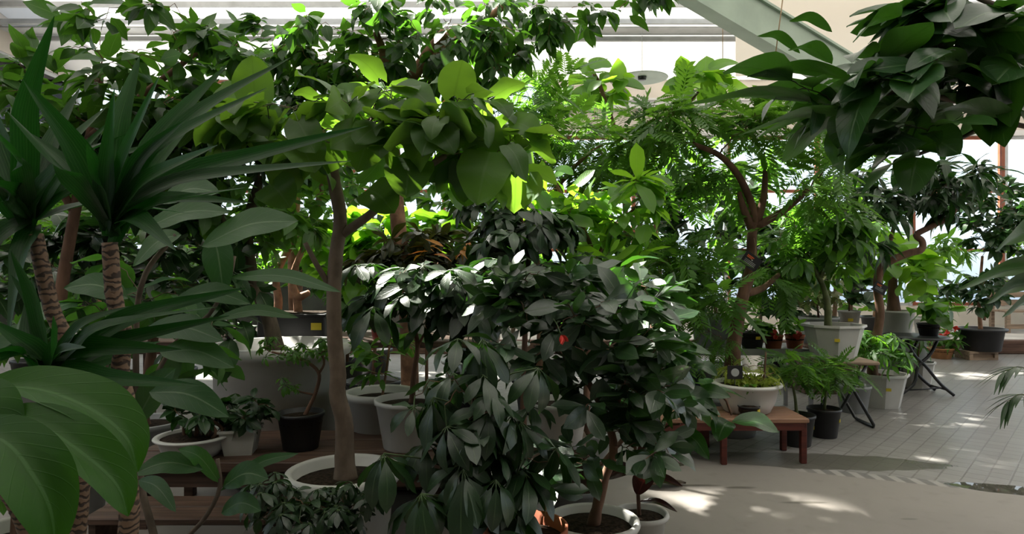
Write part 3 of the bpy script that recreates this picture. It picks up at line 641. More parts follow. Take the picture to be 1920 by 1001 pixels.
for a, c, w in (((742, 160, 2.7), (818, 208, 2.65), .075), ((950, 272, 2.6), (985, 340, 2.55), .05), ((920, 285, 2.6), (895, 385, 2.55), .11), ((830, 240, 2.65), (850, 290, 2.6), .1), ((775, 300, 2.7), (760, 372, 2.65), .1), ((470, 215, 2.8), (520, 255, 2.75), .09),
                ((560, 270, 2.7), (590, 325, 2.65), .09), ((505, 345, 2.9), (545, 390, 2.85), .09), ((690, 355, 2.9), (740, 400, 2.85), .09), ((950, 230, 2.75), (1015, 262, 2.7), .07), ((690, 175, 2.8), (620, 200, 2.75), .07)):
    a = P(*a); c = P(*c); blade(p.fol, [a, (a+c)/2+A(0, -.02, .02), c], w, 'heart', nl=12, nw=6, fold=.15, nrm=(rng.normal()*.3, -.8, .6), wave=.06)
p.done()

# dark umbrella plant in the middle foreground
p = Plant('umbrella_plant', 'dark umbrella plant with large drooping leaflets in a terracotta pot, front middle', 'plant', 985, 2.42, 0, 'plain', .155, .365, 'terra', 'bark_brown', 'umbrella')
p.stem([(985, 985, 2.42), (940, 950, 2.4), (905, 900, 2.38), (880, 830, 2.35), (890, 740, 2.35), (900, 650, 2.35)], .012, .007)
p.grow([(870, 760, 2.35, 120, 120, .2, 9), (950, 860, 2.4, 100, 80, .2, 5), (850, 930, 2.3, 110, 50, .15, 5)], .007, jit=.08)
p.umbels(.13, 8, 1.6, .35, .1)
for x, y, Y, L, dr in ((905, 636, 2.3, .17, 1.1), (812, 745, 2.25, .16, 1.2), (868, 880, 2.15, .19, 1.0), (720, 850, 2.2, .17, .9), (975, 790, 2.3, .15, .8), (800, 830, 2.3, .16, .6), (900, 780, 2.35, .15, .5), (1010, 690, 2.35, .14, .6), (790, 925, 2.1, .16, .9), (930, 900, 2.15, .17, .8), (850, 700, 2.4, .15, .5)):
    c = P(x, y, Y); q = P(890, y+60, 2.36); p.fol.tube(spline([q, (q+c)/2+A(0, 0, .03), c], 6), .0028, 5, m=1); p.umbel(c, A(rng.normal()*.15, -.3, 1), L, 8, dr)
p.done()

# glossy bush, white pot at the bottom
p = Plant('glossy_leaf_bush', 'bushy plant with sun-glinting dark oval leaves in the front white pot', 'plant', 1112, 2.7, 0, 'round', .19, .285, 'white', 'bark_brown', 'gloss')
p.stem([(1112, 985, 2.7), (1132, 900, 2.7), (1150, 850, 2.7), (1140, 790, 2.7), (1105, 720, 2.7), (1065, 665, 2.7), (1035, 600, 2.72)], .021, .011, 36, 10, bump=.04)
p.stem([(1142, 800, 2.7), (1170, 720, 2.7), (1195, 650, 2.7)], .012, .007, join=False)
p.grow([(1050, 560, 2.75, 130, 75, .3, 36), (1160, 590, 2.7, 130, 90, .3, 32), (980, 540, 2.8, 70, 50, .25, 12), (1190, 730, 2.65, 110, 65, .25, 18), (1080, 700, 2.6, 110, 60, .25, 8), (1060, 880, 2.5, 110, 50, .2, 9), (1190, 830, 2.6, 90, 45, .2, 8), (1000, 640, 2.7, 80, 70, .25, 12)], .007, jit=.06)
p.leaves('gloss', .118, 6.3, start=.3, droop=.08, tilt=.5, pet=.012, flat=.35, nb=(-.3, -.4, 0))
p.done()

# rubber fig reaching to the right behind it
p = Plant('rubber_fig', 'rubber fig with broad pale-sheened leaves stretching right over the low red table', 'plant', 1078, 3.25, 0, 'plain', .15, .24, 'grey', 'bark_brown', 'rubber')
p.stem([(1085, 940, 3.25), (1120, 880, 3.2), (1185, 800, 3.1), (1215, 720, 3.1), (1240, 650, 3.1)], .013, .008)
p.stem([(1208, 790, 3.1), (1280, 745, 3.05), (1350, 740, 3.0), (1372, 778, 2.95)], .008, .005, join=False)
p.stem([(1212, 830, 3.1), (1250, 800, 3.05), (1275, 795, 3.0)], .007, .005, join=False)
for a, c, w in (((1242, 668, 3.0), (1296, 628, 2.95), .045), ((1242, 660, 3.0), (1335, 665, 2.9), .042), ((1300, 690, 3.0), (1345, 705, 2.95), .035), ((1270, 745, 2.95), (1340, 765, 2.9), .055), ((1372, 790, 2.95), (1460, 812, 2.85), .062),
                ((1368, 790, 2.95), (1345, 828, 2.9), .055), ((1240, 790, 2.9), (1335, 780, 2.85), .04), ((1275, 808, 3.0), (1330, 862, 2.9), .04), ((1262, 808, 3.0), (1295, 860, 2.95), .03), ((1180, 820, 3.0), (1280, 840, 2.9), .045), ((1230, 660, 3.05), (1130, 675, 2.95), .04),
                ((1240, 700, 3.0), (1200, 740, 2.9), .04), ((1290, 745, 3.0), (1370, 745, 2.9), .04), ((1200, 760, 3.0), (1110, 740, 2.9), .05), ((1235, 640, 3.05), (1190, 570, 3.0), .04), ((1240, 600, 3.1), (1260, 540, 3.1), .045), ((1200, 560, 3.1), (1280, 555, 3.05), .03)):
    a = P(*a); c = P(*c); blade(p.fol, [a, (a+c)/2+A(0, 0, .025), c], w, 'oval', nl=12, nw=4, fold=.2, nrm=(-.35+rng.normal()*.25, -.6+rng.normal()*.2, 1), wave=.04)
p.grow([(1230, 640, 3.1, 70, 70, .2, 14), (1260, 740, 3.1, 70, 50, .2, 9), (1160, 540, 3.2, 90, 50, .2, 12)], .006); p.leaves('rubber', .15, 5, droop=.0, tilt=.3, pet=.02, flat=.2); p.done()

# burgundy rubber plant and its pot on the floor
p = Plant('burgundy_rubber_plant', 'low rubber plant with dark burgundy leaves in a small white pot on the floor', 'plant', 1202, 3.0, 0, 'round', .125, .2, 'white', 'bark_brown', 'burgundy')
p.stem([(1200, 985, 3.0), (1196, 920, 3.0), (1192, 850, 3.0), (1185, 790, 3.0)], .011, .006)
for a, c, w in (((1195, 870, 3.0), (1262, 828, 3.0), .065), ((1195, 880, 3.0), (1290, 868, 3.1), .05), ((1194, 900, 3.0), (1280, 912, 2.9), .035), ((1192, 880, 3.0), (1130, 900, 2.9), .045), ((1195, 930, 3.0), (1225, 880, 2.85), .05), ((1190, 840, 3.0), (1150, 800, 3.0), .05), ((1198, 940, 3.0), (1270, 960, 2.9), .022)):
    a = P(*a); c = P(*c); blade(p.fol, [a, (a+c)/2+A(0, 0, .02), c], w, 'oval', nl=12, nw=4, fold=.25, nrm=(.2, -.5, 1))
p.done()
for k, (px, py, ang, L, lab) in enumerate(((1245, 912, .2, .28, 'curled dry brown leaf lying on the concrete beside the white pots'), (1240, 872, .1, .22, 'shed dark leaf lying on the floor near the dry curled one'))):
    Y = 1625/(py-500.5); c = A((px-960)/F*Y, Y, .02); d = A(math.cos(ang), math.sin(ang), 0); bl = Buf()
    blade(bl, [c-d*L*.5-A(0, 0, .017), c+A(0, 0, .0), c+d*L*.5-A(0, 0, .012)], .06, 'oval', nl=12, nw=6, fold=.5, nrm=(0, 0, 1), wave=.15)
    tag(bl.build('fallen_leaf', M['dry' if k == 0 else 'burgundy']), lab, 'leaf')
# red bud plant
# white pots standing about the foreground
def bare(name, label, px, Y, z0, kind, r, h, mat, st=(), plant=None):
    p = Plant(name, label, 'pot' if plant is None else 'plant', px, Y, z0, kind, r, h, mat); 
    for a, zf in st: sticker(p.pot, p.c, r, h, a, zf)
    return p
p = bare('flower_pot', 'plain white plastic pot half hidden behind the dark umbrella plant', 968, 3.1, 0, 'plain', .155, .37, 'white', [(-1.2, .55)])
p = bare('flower_pot', 'white pot cut by the lower left picture edge', 25, 2.3, 0, 'round', .15, .4, 'white'); p.stem([(25, 985, 2.3), (30, 900, 2.3)], .012, .007); p.grow([(20, 900, 2.3, 60, 60, .15, 6)], .006); p.leaves('small', .09, 5); p.root['category'] = 'plant'; p.done()

t = thing('filler_step', (-1.4, 3.0, 0), 'made-up low dark step filling the dark floor left of the wide cream pot', 'step')  # step is made up to fill a dark area of the floor
b = Buf()
for k in range(2): b.box((-1.85, 2.86+.15*k, .19), (-1.06, 3.0+.15*k, .22), bev=.005)
b.build('tread', M['wood_dark'], t, smooth=False)
for x in (-1.83, -1.11): b = Buf(); b.box((x, 2.88, 0), (x+.03, 3.13, .19)); b.build('side_board', M['wood_dark'], t, smooth=False)

# ================================================================== THE LONG BENCH AND WHAT STANDS ON IT
t = thing('display_bench', (-1.2, 3.5, 0), 'long low dark-brown bench behind the cream pot, carrying several pots', 'bench')
b = Buf(); 
for y0 in (3.24, 3.46, 3.68): b.box((-1.92, y0, .30), (.42, y0+.2, .35), bev=.005)
b.build('bench_top', M['wood_dark'], t, smooth=False)
b = Buf(); b.box((-1.88, 3.27, .22), (.38, 3.30, .30)); b.box((-1.88, 3.82, .22), (.38, 3.85, .30)); b.build('apron', M['wood_dark'], t, smooth=False)
for x in (-1.86, -1.2, -.4, .32):
    for y in (3.30, 3.78): b = Buf(); b.box((x, y, 0), (x+.05, y+.05, .30)); b.build('leg', M['wood_dark'], t, smooth=False)
p = Plant('bonsai_umbrella_tree', 'small black pot with a crooked bonsai umbrella tree on the long bench', 'bonsai', 564, 3.5, .35, 'plain', .122, .19, 'black', 'bark_brown', 'midgreen')
p.stem([(575, 772, 3.5), (592, 735, 3.5), (598, 700, 3.5), (575, 678, 3.5), (545, 668, 3.5), (510, 660, 3.5)], .012, .006, 26)
p.stem([(590, 740, 3.5), (565, 735, 3.5), (548, 728, 3.5)], .006, .004, join=False); p.stem([(598, 700, 3.5), (608, 680, 3.5), (600, 655, 3.5)], .007, .005, join=False)
p.grow([(600, 652, 3.5, 32, 22, .1, 10), (545, 660, 3.5, 40, 14, .1, 8), (546, 725, 3.5, 14, 12, .05, 4), (500, 648, 3.5, 20, 12, .06, 4)], .004); p.umbels(.042, 6, 2.0, .2, .03); p.done()
p = Plant('potted_shrub', 'small square white pot of dark leaves on the left end of the long bench', 'plant', 452, 3.42, .35, 'square', .095, .13, 'white', 'bark_brown', 'darksmall')
p.stem([(455, 800, 3.42), (458, 770, 3.42)], .008, .005); p.grow([(460, 765, 3.42, 52, 38, .12, 16)], .005); p.leaves('small', .07, 8, pet=.01); p.done()
p = Plant('bonsai_root_pot', 'round white pot with a thick rolled rim and dark tangled roots, left on the bench', 'bonsai', 362, 3.36, .35, 'bowl', .185, .105, 'white', 'bark_brown', 'darksmall')
for k in range(7): p.stem([(350+k*8, 830, 3.36), (345+k*12, 805+5*(k % 2), 3.36-.02*(k % 3)), (350+k*7, 785, 3.36)], .012, .007, 10, 6, join=False)
p.grow([(365, 765, 3.36, 75, 30, .16, 16)], .006); p.leaves('small', .08, 7); p.done()
p = Plant('umbrella_plant', 'umbrella plant with a thin crooked stem in a big white pot on the bench', 'plant', 768, 3.53, .35, 'plain', .185, .255, 'white', 'bark_brown', 'umbrella')
p.stem([(773, 745, 3.53), (776, 700, 3.53), (783, 650, 3.53), (774, 605, 3.53), (766, 572, 3.53), (790, 530, 3.5), (830, 505, 3.45)], .016, .009, 36)
p.stem([(783, 650, 3.53), (800, 620, 3.5), (830, 590, 3.45)], .008, .006, join=False)
p.grow([(790, 530, 3.4, 120, 40, .3, 12), (900, 530, 3.3, 90, 50, .3, 11), (720, 560, 3.4, 60, 30, .2, 5), (860, 600, 3.4, 90, 50, .2, 7)], .007); p.umbels(.15, 7, 1.9, .12, .08)
for x, y in ((815, 548), (700, 575), (880, 560), (950, 520)): p.umbel(P(x, y, 3.15), A(.1, -.3, 1), .2, 7, .5)
p.done()
p = Plant('leafy_seedling', 'wide white pot with small bright leaves behind the umbrella plant pot', 'plant', 715, 3.95, .2, 'round', .22, .37, 'white', 'bark_tan', 'midgreen')
p.stem([(718, 735, 3.95), (725, 690, 3.95), (730, 650, 3.95)], .009, .006); p.grow([(725, 660, 3.95, 70, 55, .2, 16)], .006); p.leaves('small', .10, 6, pet=.02); p.done()
bl = Buf(); bl.box((-1.1, 3.86, 0), (-.35, 4.2, .2), bev=.01); tag(bl.build('crate', M['wood_dark'], smooth=False), 'low dark wooden crate behind the bench under the wide white pot', 'crate')
p = bare('flower_pot', 'greyish white pot right of centre on the bench behind the glossy bush', 1045, 3.55, .35, 'plain', .17, .24, 'white')

# the huge white tub
p = Plant('weeping_fig', 'fig tree with a leaning grey trunk in the huge white tub', 'tree', 527, 4.25, 0, 'tub', .43, .815, 'white', 'bark_grey', 'midgreen')
p.stem([(514, 640, 4.25), (505, 600, 4.25), (488, 555, 4.25), (470, 500, 4.25), (465, 420, 4.25), (490, 330, 4.25)], .055, .030, 30, 12)
p.stem([(470, 510, 4.25), (430, 440, 4.2), (400, 360, 4.2)], .026, .016, 14, 8, join=False)
p.grow([(470, 330, 4.2, 160, 110, .6, 46), (330, 380, 4.1, 110, 90, .5, 26), (540, 430, 4.3, 80, 60, .4, 14)], .010); p.leaves('weeping', .12, 9, pet=.015); p.done()

# back bench with bonsai planters
t = thing('potting_table', (-1.6, 5.2, 0), 'dark wooden potting table behind the huge white tub', 'table')
b = Buf(); b.box((-3.1, 4.85, .71), (-.1, 5.55, .76), bev=.008); b.build('table_top', M['wood_dark'], t, smooth=False)
for x in (-3.0, -1.6, -.2):
    for y in (4.9, 5.42): b = Buf(); b.box((x, y, 0), (x+.07, y+.07, .71)); b.build('leg', M['wood_dark'], t, smooth=False)
t = thing('bonsai_planter', P(556, 0, 5.0)*A(1, 1, 0)+A(0, 0, .76), 'long black planter with tan-barked bonsai trunks and a yellow sticker', 'bonsai')
x0, x1 = P(495, 0, 5.0)[0], P(618, 0, 5.0)[0]
b = Buf(); b.box((x0, 4.86, .76), (x1, 5.16, .955), bev=.012); b.box((x0-.012, 4.848, .935), (x1+.012, 5.172, .957), bev=.004); q = b.build('pot', M['black'], t, smooth=False)
b = Buf(); b.box((x0+.02, 4.88, .957), (x1-.02, 5.14, .965)); b.build('soil', M['soil'], t, smooth=False)
b = Buf(); c = P(593, 612, 4.855); b.box(c-A(.038, .004, .026), c+A(.038, 0, .026)); q2 = b.build('price_sticker', M['sticker'], t, smooth=False); q2['label'] = 'yellow price sticker'
tb = Buf()
for pts in ([(520, 590, 5), (522, 560, 5), (518, 520, 5), (540, 470, 5), (575, 430, 5)], [(560, 590, 5), (556, 555, 5), (548, 520, 5), (570, 460, 5)], [(556, 560, 5), (580, 548, 5)], [(500, 590, 5), (490, 560, 5), (480, 520, 5)]):
    c = spline([P(*a) for a in pts], 16); tb.tube(c, np.linspace(.035, .02, 16), 8)
tb.build('trunk', M['bark_tan'], t)
fb = Buf(); pos = np.concatenate([ellip(P(555, 440, 5.0), .25, .2, .15, 160), ellip(P(500, 480, 5.0), .15, .15, .12, 70)]); stamp(fb, KIND['small'], pos, rng.normal(size=(len(pos), 3))+A(0, 0, -.1), A(0, 0, 1)+rng.normal(size=(len(pos), 3))*.4, .075); fb.build('foliage', [M['midgreen'], M['petiole']], t)
p = Plant('bonsai_fig', 'dark-leaved bonsai mound left beside the long black planter', 'bonsai', 450, 4.95, .76, 'plain', .12, .1, 'black', 'bark_brown', 'darksmall')
p.grow([(445, 620, 4.95, 45, 25, .15, 16)], .006); p.leaves('small', .06, 8); p.done()
p = bare('flower_pot', 'dark red plastic pot on the potting table', 716, 5.0, .76, 'plain', .095, .19, 'redpot'); p.stem([(716, 585, 5.0), (718, 560, 5.0)], .007, .005); p.grow([(716, 545, 5.0, 35, 25, .12, 8)], .005); p.leaves('small', .09, 6); p.root['category'] = 'plant'; p.done()
p = Plant('potted_shrub', 'white pot with a leafy shrub right of the dark red pot', 'plant', 768, 5.0, .76, 'plain', .165, .28, 'white', 'bark_brown', 'midgreen')
p.stem([(770, 560, 5.0), (775, 520, 5.0), (770, 480, 5.0)], .012, .007); p.grow([(770, 480, 5.0, 70, 45, .25, 16)], .006); p.leaves('small', .11, 7, pet=.02); p.done()

# ================================================================== OVERHEAD AND BACK LEFT
def tree(name, label, px, Y, pot, stems, vols, leaf, kind, size, per, bark='bark_brown', cat='tree', mat='grey', r=.25, h=.3, tr=.04, z0=0, fr=.009, method='leaves', stickers=(), **kw):
    p = Plant(name, label, cat, px, Y, z0, pot, r, h, mat, bark, leaf, stickers=stickers)
    for i, s in enumerate(stems): p.stem(s, tr if i == 0 else tr*.55, tr*.5 if i == 0 else tr*.3, join=(i == 0))
    p.grow(vols, fr)
    if method == 'leaves': p.leaves(kind, size, per, **kw)
    else: p.umbels(size, kw.get('k', 7), per, kw.get('droop', .35), kw.get('pet', .1), kind)
    return p
# top-left canopy
tree('ficus_tree', 'tall ficus whose leafy twigs cross the bright windows at upper left', 120, 3.5, 'round', [[(120, 800, 3.5), (110, 600, 3.5), (140, 400, 3.5), (170, 250, 3.5), (190, 120, 3.5)], [(140, 400, 3.5), (60, 260, 3.4), (20, 150, 3.4)], [(165, 260, 3.5), (290, 160, 3.4), (380, 90, 3.4)]],
     [(90, 170, 3.5, 130, 75, .5, 24), (300, 175, 3.4, 130, 75, .5, 28), (420, 130, 3.4, 80, 60, .4, 11), (240, 60, 3.4, 240, 35, .4, 17), (150, 290, 3.6, 160, 60, .4, 26)], 'weeping', 'weeping', .125, 8, pet=.02, tilt=.45).done()
tree('ficus_tree', 'bushy ficus filling the shade left of the smooth kinked trunk', 270, 4.35, 'round', [[(270, 760, 4.35), (290, 600, 4.3), (280, 450, 4.2), (330, 320, 4.1)]],
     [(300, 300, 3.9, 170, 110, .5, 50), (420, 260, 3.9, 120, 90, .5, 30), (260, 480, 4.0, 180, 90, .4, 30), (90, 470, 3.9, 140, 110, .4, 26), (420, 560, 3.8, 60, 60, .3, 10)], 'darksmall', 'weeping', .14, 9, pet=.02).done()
tree('ficus_tree', 'leafy fig tree against the left wall windows', 90, 5.6, 'round', [[(90, 740, 5.6), (85, 600, 5.6), (100, 450, 5.6)]],
     [(90, 420, 5.6, 190, 150, .6, 60), (60, 600, 5.4, 140, 70, .5, 26), (330, 510, 5.9, 120, 60, .4, 24)], 'midgreen', 'weeping', .15, 8).done()
# weeping figs overhead, centre
tree('weeping_fig', 'tall weeping fig with small pointed leaves hanging from overhead, left of the pale rafter', 770, 4.6, 'tub', [[(770, 830, 4.6), (765, 600, 4.6), (745, 400, 4.6), (735, 220, 4.6), (790, 120, 4.5), (835, 60, 4.4)], [(742, 300, 4.6), (722, 120, 4.5), (705, 60, 4.4)], [(790, 125, 4.5), (880, 60, 4.4), (960, 0, 4.3)]],
     [(620, 90, 4.5, 150, 80, .5, 46), (800, 60, 4.4, 140, 70, .5, 46), (890, 120, 4.3, 80, 60, .3, 26), (740, 170, 4.6, 140, 60, .4, 26), (960, 60, 4.3, 90, 60, .3, 24), (1040, 60, 4.2, 70, 40, .2, 9), (1130, 30, 4.2, 50, 25, .2, 5), (1240, -10, 4.2, 60, 15, .1, 5)], 'weeping', 'weeping', .115, 8, 'bark_tan', tr=.07, r=.3, h=.4, fr=.012, mat='white', droop=.6, pet=.02).done()
tree('weeping_fig', 'second weeping fig reaching over the heart-leaved fig crown', 560, 6.2, 'tub', [[(560, 720, 6.2), (550, 500, 6.0), (560, 300, 5.6), (590, 150, 5.2)], [(550, 440, 5.9), (590, 400, 5.2), (610, 300, 5.1)]],
     [(520, 120, 5.0, 150, 80, .5, 40), (640, 190, 5.1, 130, 80, .5, 36), (420, 210, 5.0, 90, 70, .4, 22), (600, 300, 5.1, 130, 60, .4, 24)], 'weeping', 'weeping', .13, 8, 'bark_tan', tr=.065, r=.28, h=.35, fr=.012, droop=.4, mat='grey').done()
# croton and bright foliage in the middle
p = tree('croton', 'dark croton bush with orange and yellow leaves in the middle distance', 800, 4.55, 'plain', [[(800, 690, 4.55), (800, 600, 4.55), (805, 520, 4.55)]], [(810, 470, 4.5, 140, 45, .3, 40), (720, 490, 4.5, 70, 30, .2, 14)], 'croton', 'leaflet', .13, 10, z0=0, mat='black', r=.17, h=.3, tr=.014, fr=.006, tilt=.3, up=1)
p.extra = [M['croton_bright']]; pos = np.concatenate([ellip(P(795, 470, 4.3), .2, .1, .05, 10), ellip(P(880, 465, 4.3), .14, .1, .04, 14)]); stamp(p.fol, KIND['narrow'], pos, rng.normal(size=(24, 3))*A(1, .6, .3), A(0, -.4, 1)+rng.normal(size=(24, 3))*.3, .13, 2); p.done()
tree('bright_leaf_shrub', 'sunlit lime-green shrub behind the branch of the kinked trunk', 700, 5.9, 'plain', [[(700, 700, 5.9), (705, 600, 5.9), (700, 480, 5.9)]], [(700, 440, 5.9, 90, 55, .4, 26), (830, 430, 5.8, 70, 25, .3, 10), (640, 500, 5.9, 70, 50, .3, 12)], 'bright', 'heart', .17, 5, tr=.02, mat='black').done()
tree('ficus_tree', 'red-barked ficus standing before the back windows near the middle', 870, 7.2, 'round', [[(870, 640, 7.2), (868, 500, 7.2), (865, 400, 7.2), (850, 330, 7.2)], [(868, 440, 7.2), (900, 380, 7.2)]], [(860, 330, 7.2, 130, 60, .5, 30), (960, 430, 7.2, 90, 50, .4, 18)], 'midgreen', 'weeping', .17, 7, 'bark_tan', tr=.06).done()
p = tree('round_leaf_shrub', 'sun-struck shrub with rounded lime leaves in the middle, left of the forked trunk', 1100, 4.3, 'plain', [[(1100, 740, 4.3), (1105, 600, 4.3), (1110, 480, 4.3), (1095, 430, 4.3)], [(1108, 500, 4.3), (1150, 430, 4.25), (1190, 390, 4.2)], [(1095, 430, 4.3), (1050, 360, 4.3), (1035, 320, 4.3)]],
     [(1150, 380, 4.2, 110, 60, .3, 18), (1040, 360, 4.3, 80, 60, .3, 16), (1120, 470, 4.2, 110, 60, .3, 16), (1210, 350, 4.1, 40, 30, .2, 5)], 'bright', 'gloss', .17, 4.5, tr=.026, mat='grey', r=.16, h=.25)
for a, c, w in (((1200, 338, 4.1), (1264, 348, 4.05), .055), ((1196, 345, 4.1), (1246, 368, 4.05), .045), ((1196, 350, 4.1), (1238, 388, 4.05), .05), ((1035, 318, 4.3), (1075, 328, 4.25), .05), ((975, 370, 4.3), (1022, 376, 4.25), .06)):
    a = P(*a); c = P(*c); blade(p.fol, [a, (a+c)/2+A(0, 0, .02), c], w, 'obovate', nl=10, nw=4, fold=.15, nrm=(0, -.7, 1))
p.done()
tree('schefflera_tree', 'leafy schefflera behind the glossy bush in the middle', 980, 4.0, 'plain', [[(980, 830, 4.0), (985, 600, 4.0), (990, 470, 4.0), (975, 400, 4.0)]], [(980, 450, 3.9, 110, 60, .3, 16), (1080, 530, 3.8, 90, 50, .3, 12), (940, 400, 4.0, 80, 40, .3, 8)], 'umbrella', 'leaflet', .15, 2.2, tr=.02, method='umbels', mat='black', r=.16, h=.28, droop=.15).done()

# feathery trees
p = tree('feather_leaf_tree', 'feathery tree with a forked reddish trunk wearing a black tag, right of the middle', 1372, 5.2, 'round', [[(1374, 665, 5.2), (1380, 620, 5.2), (1392, 560, 5.2), (1408, 500, 5.2), (1410, 440, 5.2), (1420, 410, 5.2)], [(1418, 420, 5.2), (1408, 380, 5.2), (1385, 330, 5.15), (1350, 292, 5.1), (1300, 270, 5.0)], [(1420, 415, 5.2), (1432, 370, 5.2), (1435, 320, 5.2)], [(1418, 425, 5.2), (1470, 395, 5.15), (1520, 352, 5.1)], [(1410, 430, 5.2), (1392, 385, 5.2), (1386, 360, 5.2)], [(1398, 550, 5.2), (1430, 540, 5.3), (1460, 515, 5.4)]],
     [(1330, 220, 5.1, 150, 45, .5, 40), (1470, 240, 5.2, 120, 50, .5, 32), (1180, 250, 5.0, 120, 40, .4, 22), (1540, 330, 5.1, 70, 70, .4, 20), (1310, 340, 5.4, 100, 60, .3, 22), (1490, 430, 5.5, 90, 50, .3, 18), (1310, 480, 5.2, 70, 60, .3, 16), (1290, 560, 5.0, 80, 30, .3, 8), (1440, 520, 5.5, 60, 30, .3, 8)],
     'feather', 'frond', .26, 3.2, 'bark_brown', tr=.062, r=.24, h=.3, fr=.012, start=.5, droop=.15, tilt=.25, mat='grey')
p.done()
tree('feather_leaf_tree', 'feathery tree arching in the middle, left of the round ceiling lamp', 1010, 6.0, 'round', [[(1010, 720, 6.0), (1015, 560, 6.0), (1000, 440, 6.0), (1010, 330, 6.0)], [(1005, 400, 6.0), (1080, 310, 5.9), (1130, 270, 5.8)]],
     [(1020, 230, 5.9, 130, 60, .5, 40), (1130, 285, 5.8, 110, 45, .4, 26), (930, 300, 6.0, 90, 60, .4, 16), (1040, 170, 5.9, 80, 30, .3, 10)], 'feather', 'frond', .28, 3.0, tr=.04, mat='black', start=.5, droop=.15, tilt=.25).done()
p = tree('heart_leaf_fig', 'heart-leaved fig showing lit green leaves against the white ceiling, centre top', 1170, 6.6, 'round', [[(1170, 740, 6.6), (1175, 500, 6.6), (1165, 300, 6.6), (1130, 175, 6.6), (1110, 130, 6.6)], [(1168, 320, 6.6), (1260, 230, 6.6), (1320, 160, 6.6)]],
     [(1140, 160, 6.6, 70, 25, .3, 10), (1320, 150, 6.6, 60, 18, .3, 10), (1210, 290, 6.6, 120, 50, .4, 14)], 'bright', 'round', .21, 3.0, tr=.035, mat='grey', tilt=.5)
for a, c, w in (((1105, 125, 6.5), (1148, 125, 6.5), .11), ((1110, 140, 6.5), (1075, 125, 6.5), .1), ((1125, 150, 6.5), (1160, 155, 6.5), .1), ((1150, 155, 6.5), (1210, 168, 6.5), .1), ((1330, 130, 6.5), (1385, 118, 6.5), .08), ((1310, 140, 6.5), (1262, 132, 6.5), .1), ((1300, 155, 6.5), (1245, 160, 6.5), .08)):
    a = P(*a); c = P(*c); blade(p.fol, [a, (a+c)/2+A(0, 0, .03), c], w, 'heart', nl=10, nw=6, fold=.12, nrm=(0, -.8, .8))
p.done()
tree('fern_shrub', 'ferny dull-green shrub in front of the grey pots under the forked trunk', 1270, 5.3, 'plain', [[(1270, 680, 5.3), (1272, 640, 5.3), (1275, 590, 5.3)]], [(1270, 550, 5.2, 80, 40, .3, 22), (1220, 500, 5.2, 60, 30, .3, 10), (1340, 640, 4.9, 60, 14, .2, 7)], 'feather', 'fern', .26, 3, mat='navy', r=.16, h=.26, tr=.016, fr=.006).done()

# right: curved-trunk tree, octagonal pots
p = tree('pepper_tree', 'slender tree with a serpentine brown trunk in a white octagonal pot on the floor', 1650, 6.25, 'octagon', [[(1636, 700, 6.25), (1640, 650, 6.25), (1650, 590, 6.25), (1645, 530, 6.25), (1658, 497, 6.25), (1700, 476, 6.2), (1727, 468, 6.2), (1729, 452, 6.2), (1718, 440, 6.2), (1745, 425, 6.2), (1785, 402, 6.2), (1800, 360, 6.2)], [(1650, 520, 6.25), (1670, 450, 6.2), (1680, 400, 6.2)]],
     [(1700, 340, 6.2, 110, 50, .4, 34), (1790, 350, 6.2, 80, 50, .4, 24), (1640, 400, 6.2, 70, 50, .4, 18), (1600, 460, 6.2, 60, 40, .3, 12)], 'darksmall', 'narrow', .20, 8, 'bark_brown', tr=.045, r=.25, h=.31, fr=.009, droop=.4, mat='white', stickers=((-1.75, .6),))
p.done()
p = tree('money_tree', 'tree with a smooth green stem in a white octagonal pot on the folding stool', 1563, 5.5, 'octagon', [[(1553, 612, 5.5), (1552, 575, 5.5), (1546, 545, 5.5), (1535, 515, 5.5)], [(1540, 530, 5.5), (1510, 470, 5.5)], [(1538, 520, 5.5), (1570, 450, 5.5)]],
     [(1530, 470, 5.5, 90, 50, .4, 16), (1490, 500, 5.6, 50, 30, .3, 5), (1590, 430, 5.5, 60, 50, .3, 9)], 'midgreen', 'leaflet', .16, 2.2, 'bark_green', tr=.036, r=.25, h=.285, z0=.545, method='umbels', mat='white', stickers=((-1.9, .6),))
p.done()
t = thing('folding_stool', P(1590, 0, 5.5)*A(1, 1, 0), 'folding stool with a tan wooden seat and black U-shaped legs', 'stool')
cx = P(1580, 0, 5.5)[0]
b = Buf(); b.box((cx-.2, 5.3, .515), (cx+.2, 5.7, .545), bev=.008); b.build('seat', M['wood_pale'], t, smooth=False)
for y0, y1, x0, x1 in ((5.33, 5.33, cx-.05, cx+.20), (5.62, 5.62, cx+.05, cx-.2)):
    pass
for sx in (1, -1):
    xt, xb = cx-.10*sx, cx+.19*sx
    b = Buf(); b.tube([(xt, 5.34+.02*sx, .515), (xb-.01*sx, 5.34+.02*sx, .03), (xb, 5.36+.02*sx, .014), (xb, 5.62+.02*sx, .014), (xb-.01*sx, 5.64+.02*sx, .03), (xt, 5.64+.02*sx, .515)], .013, 8); b.build('leg', M['blackmetal'], t)

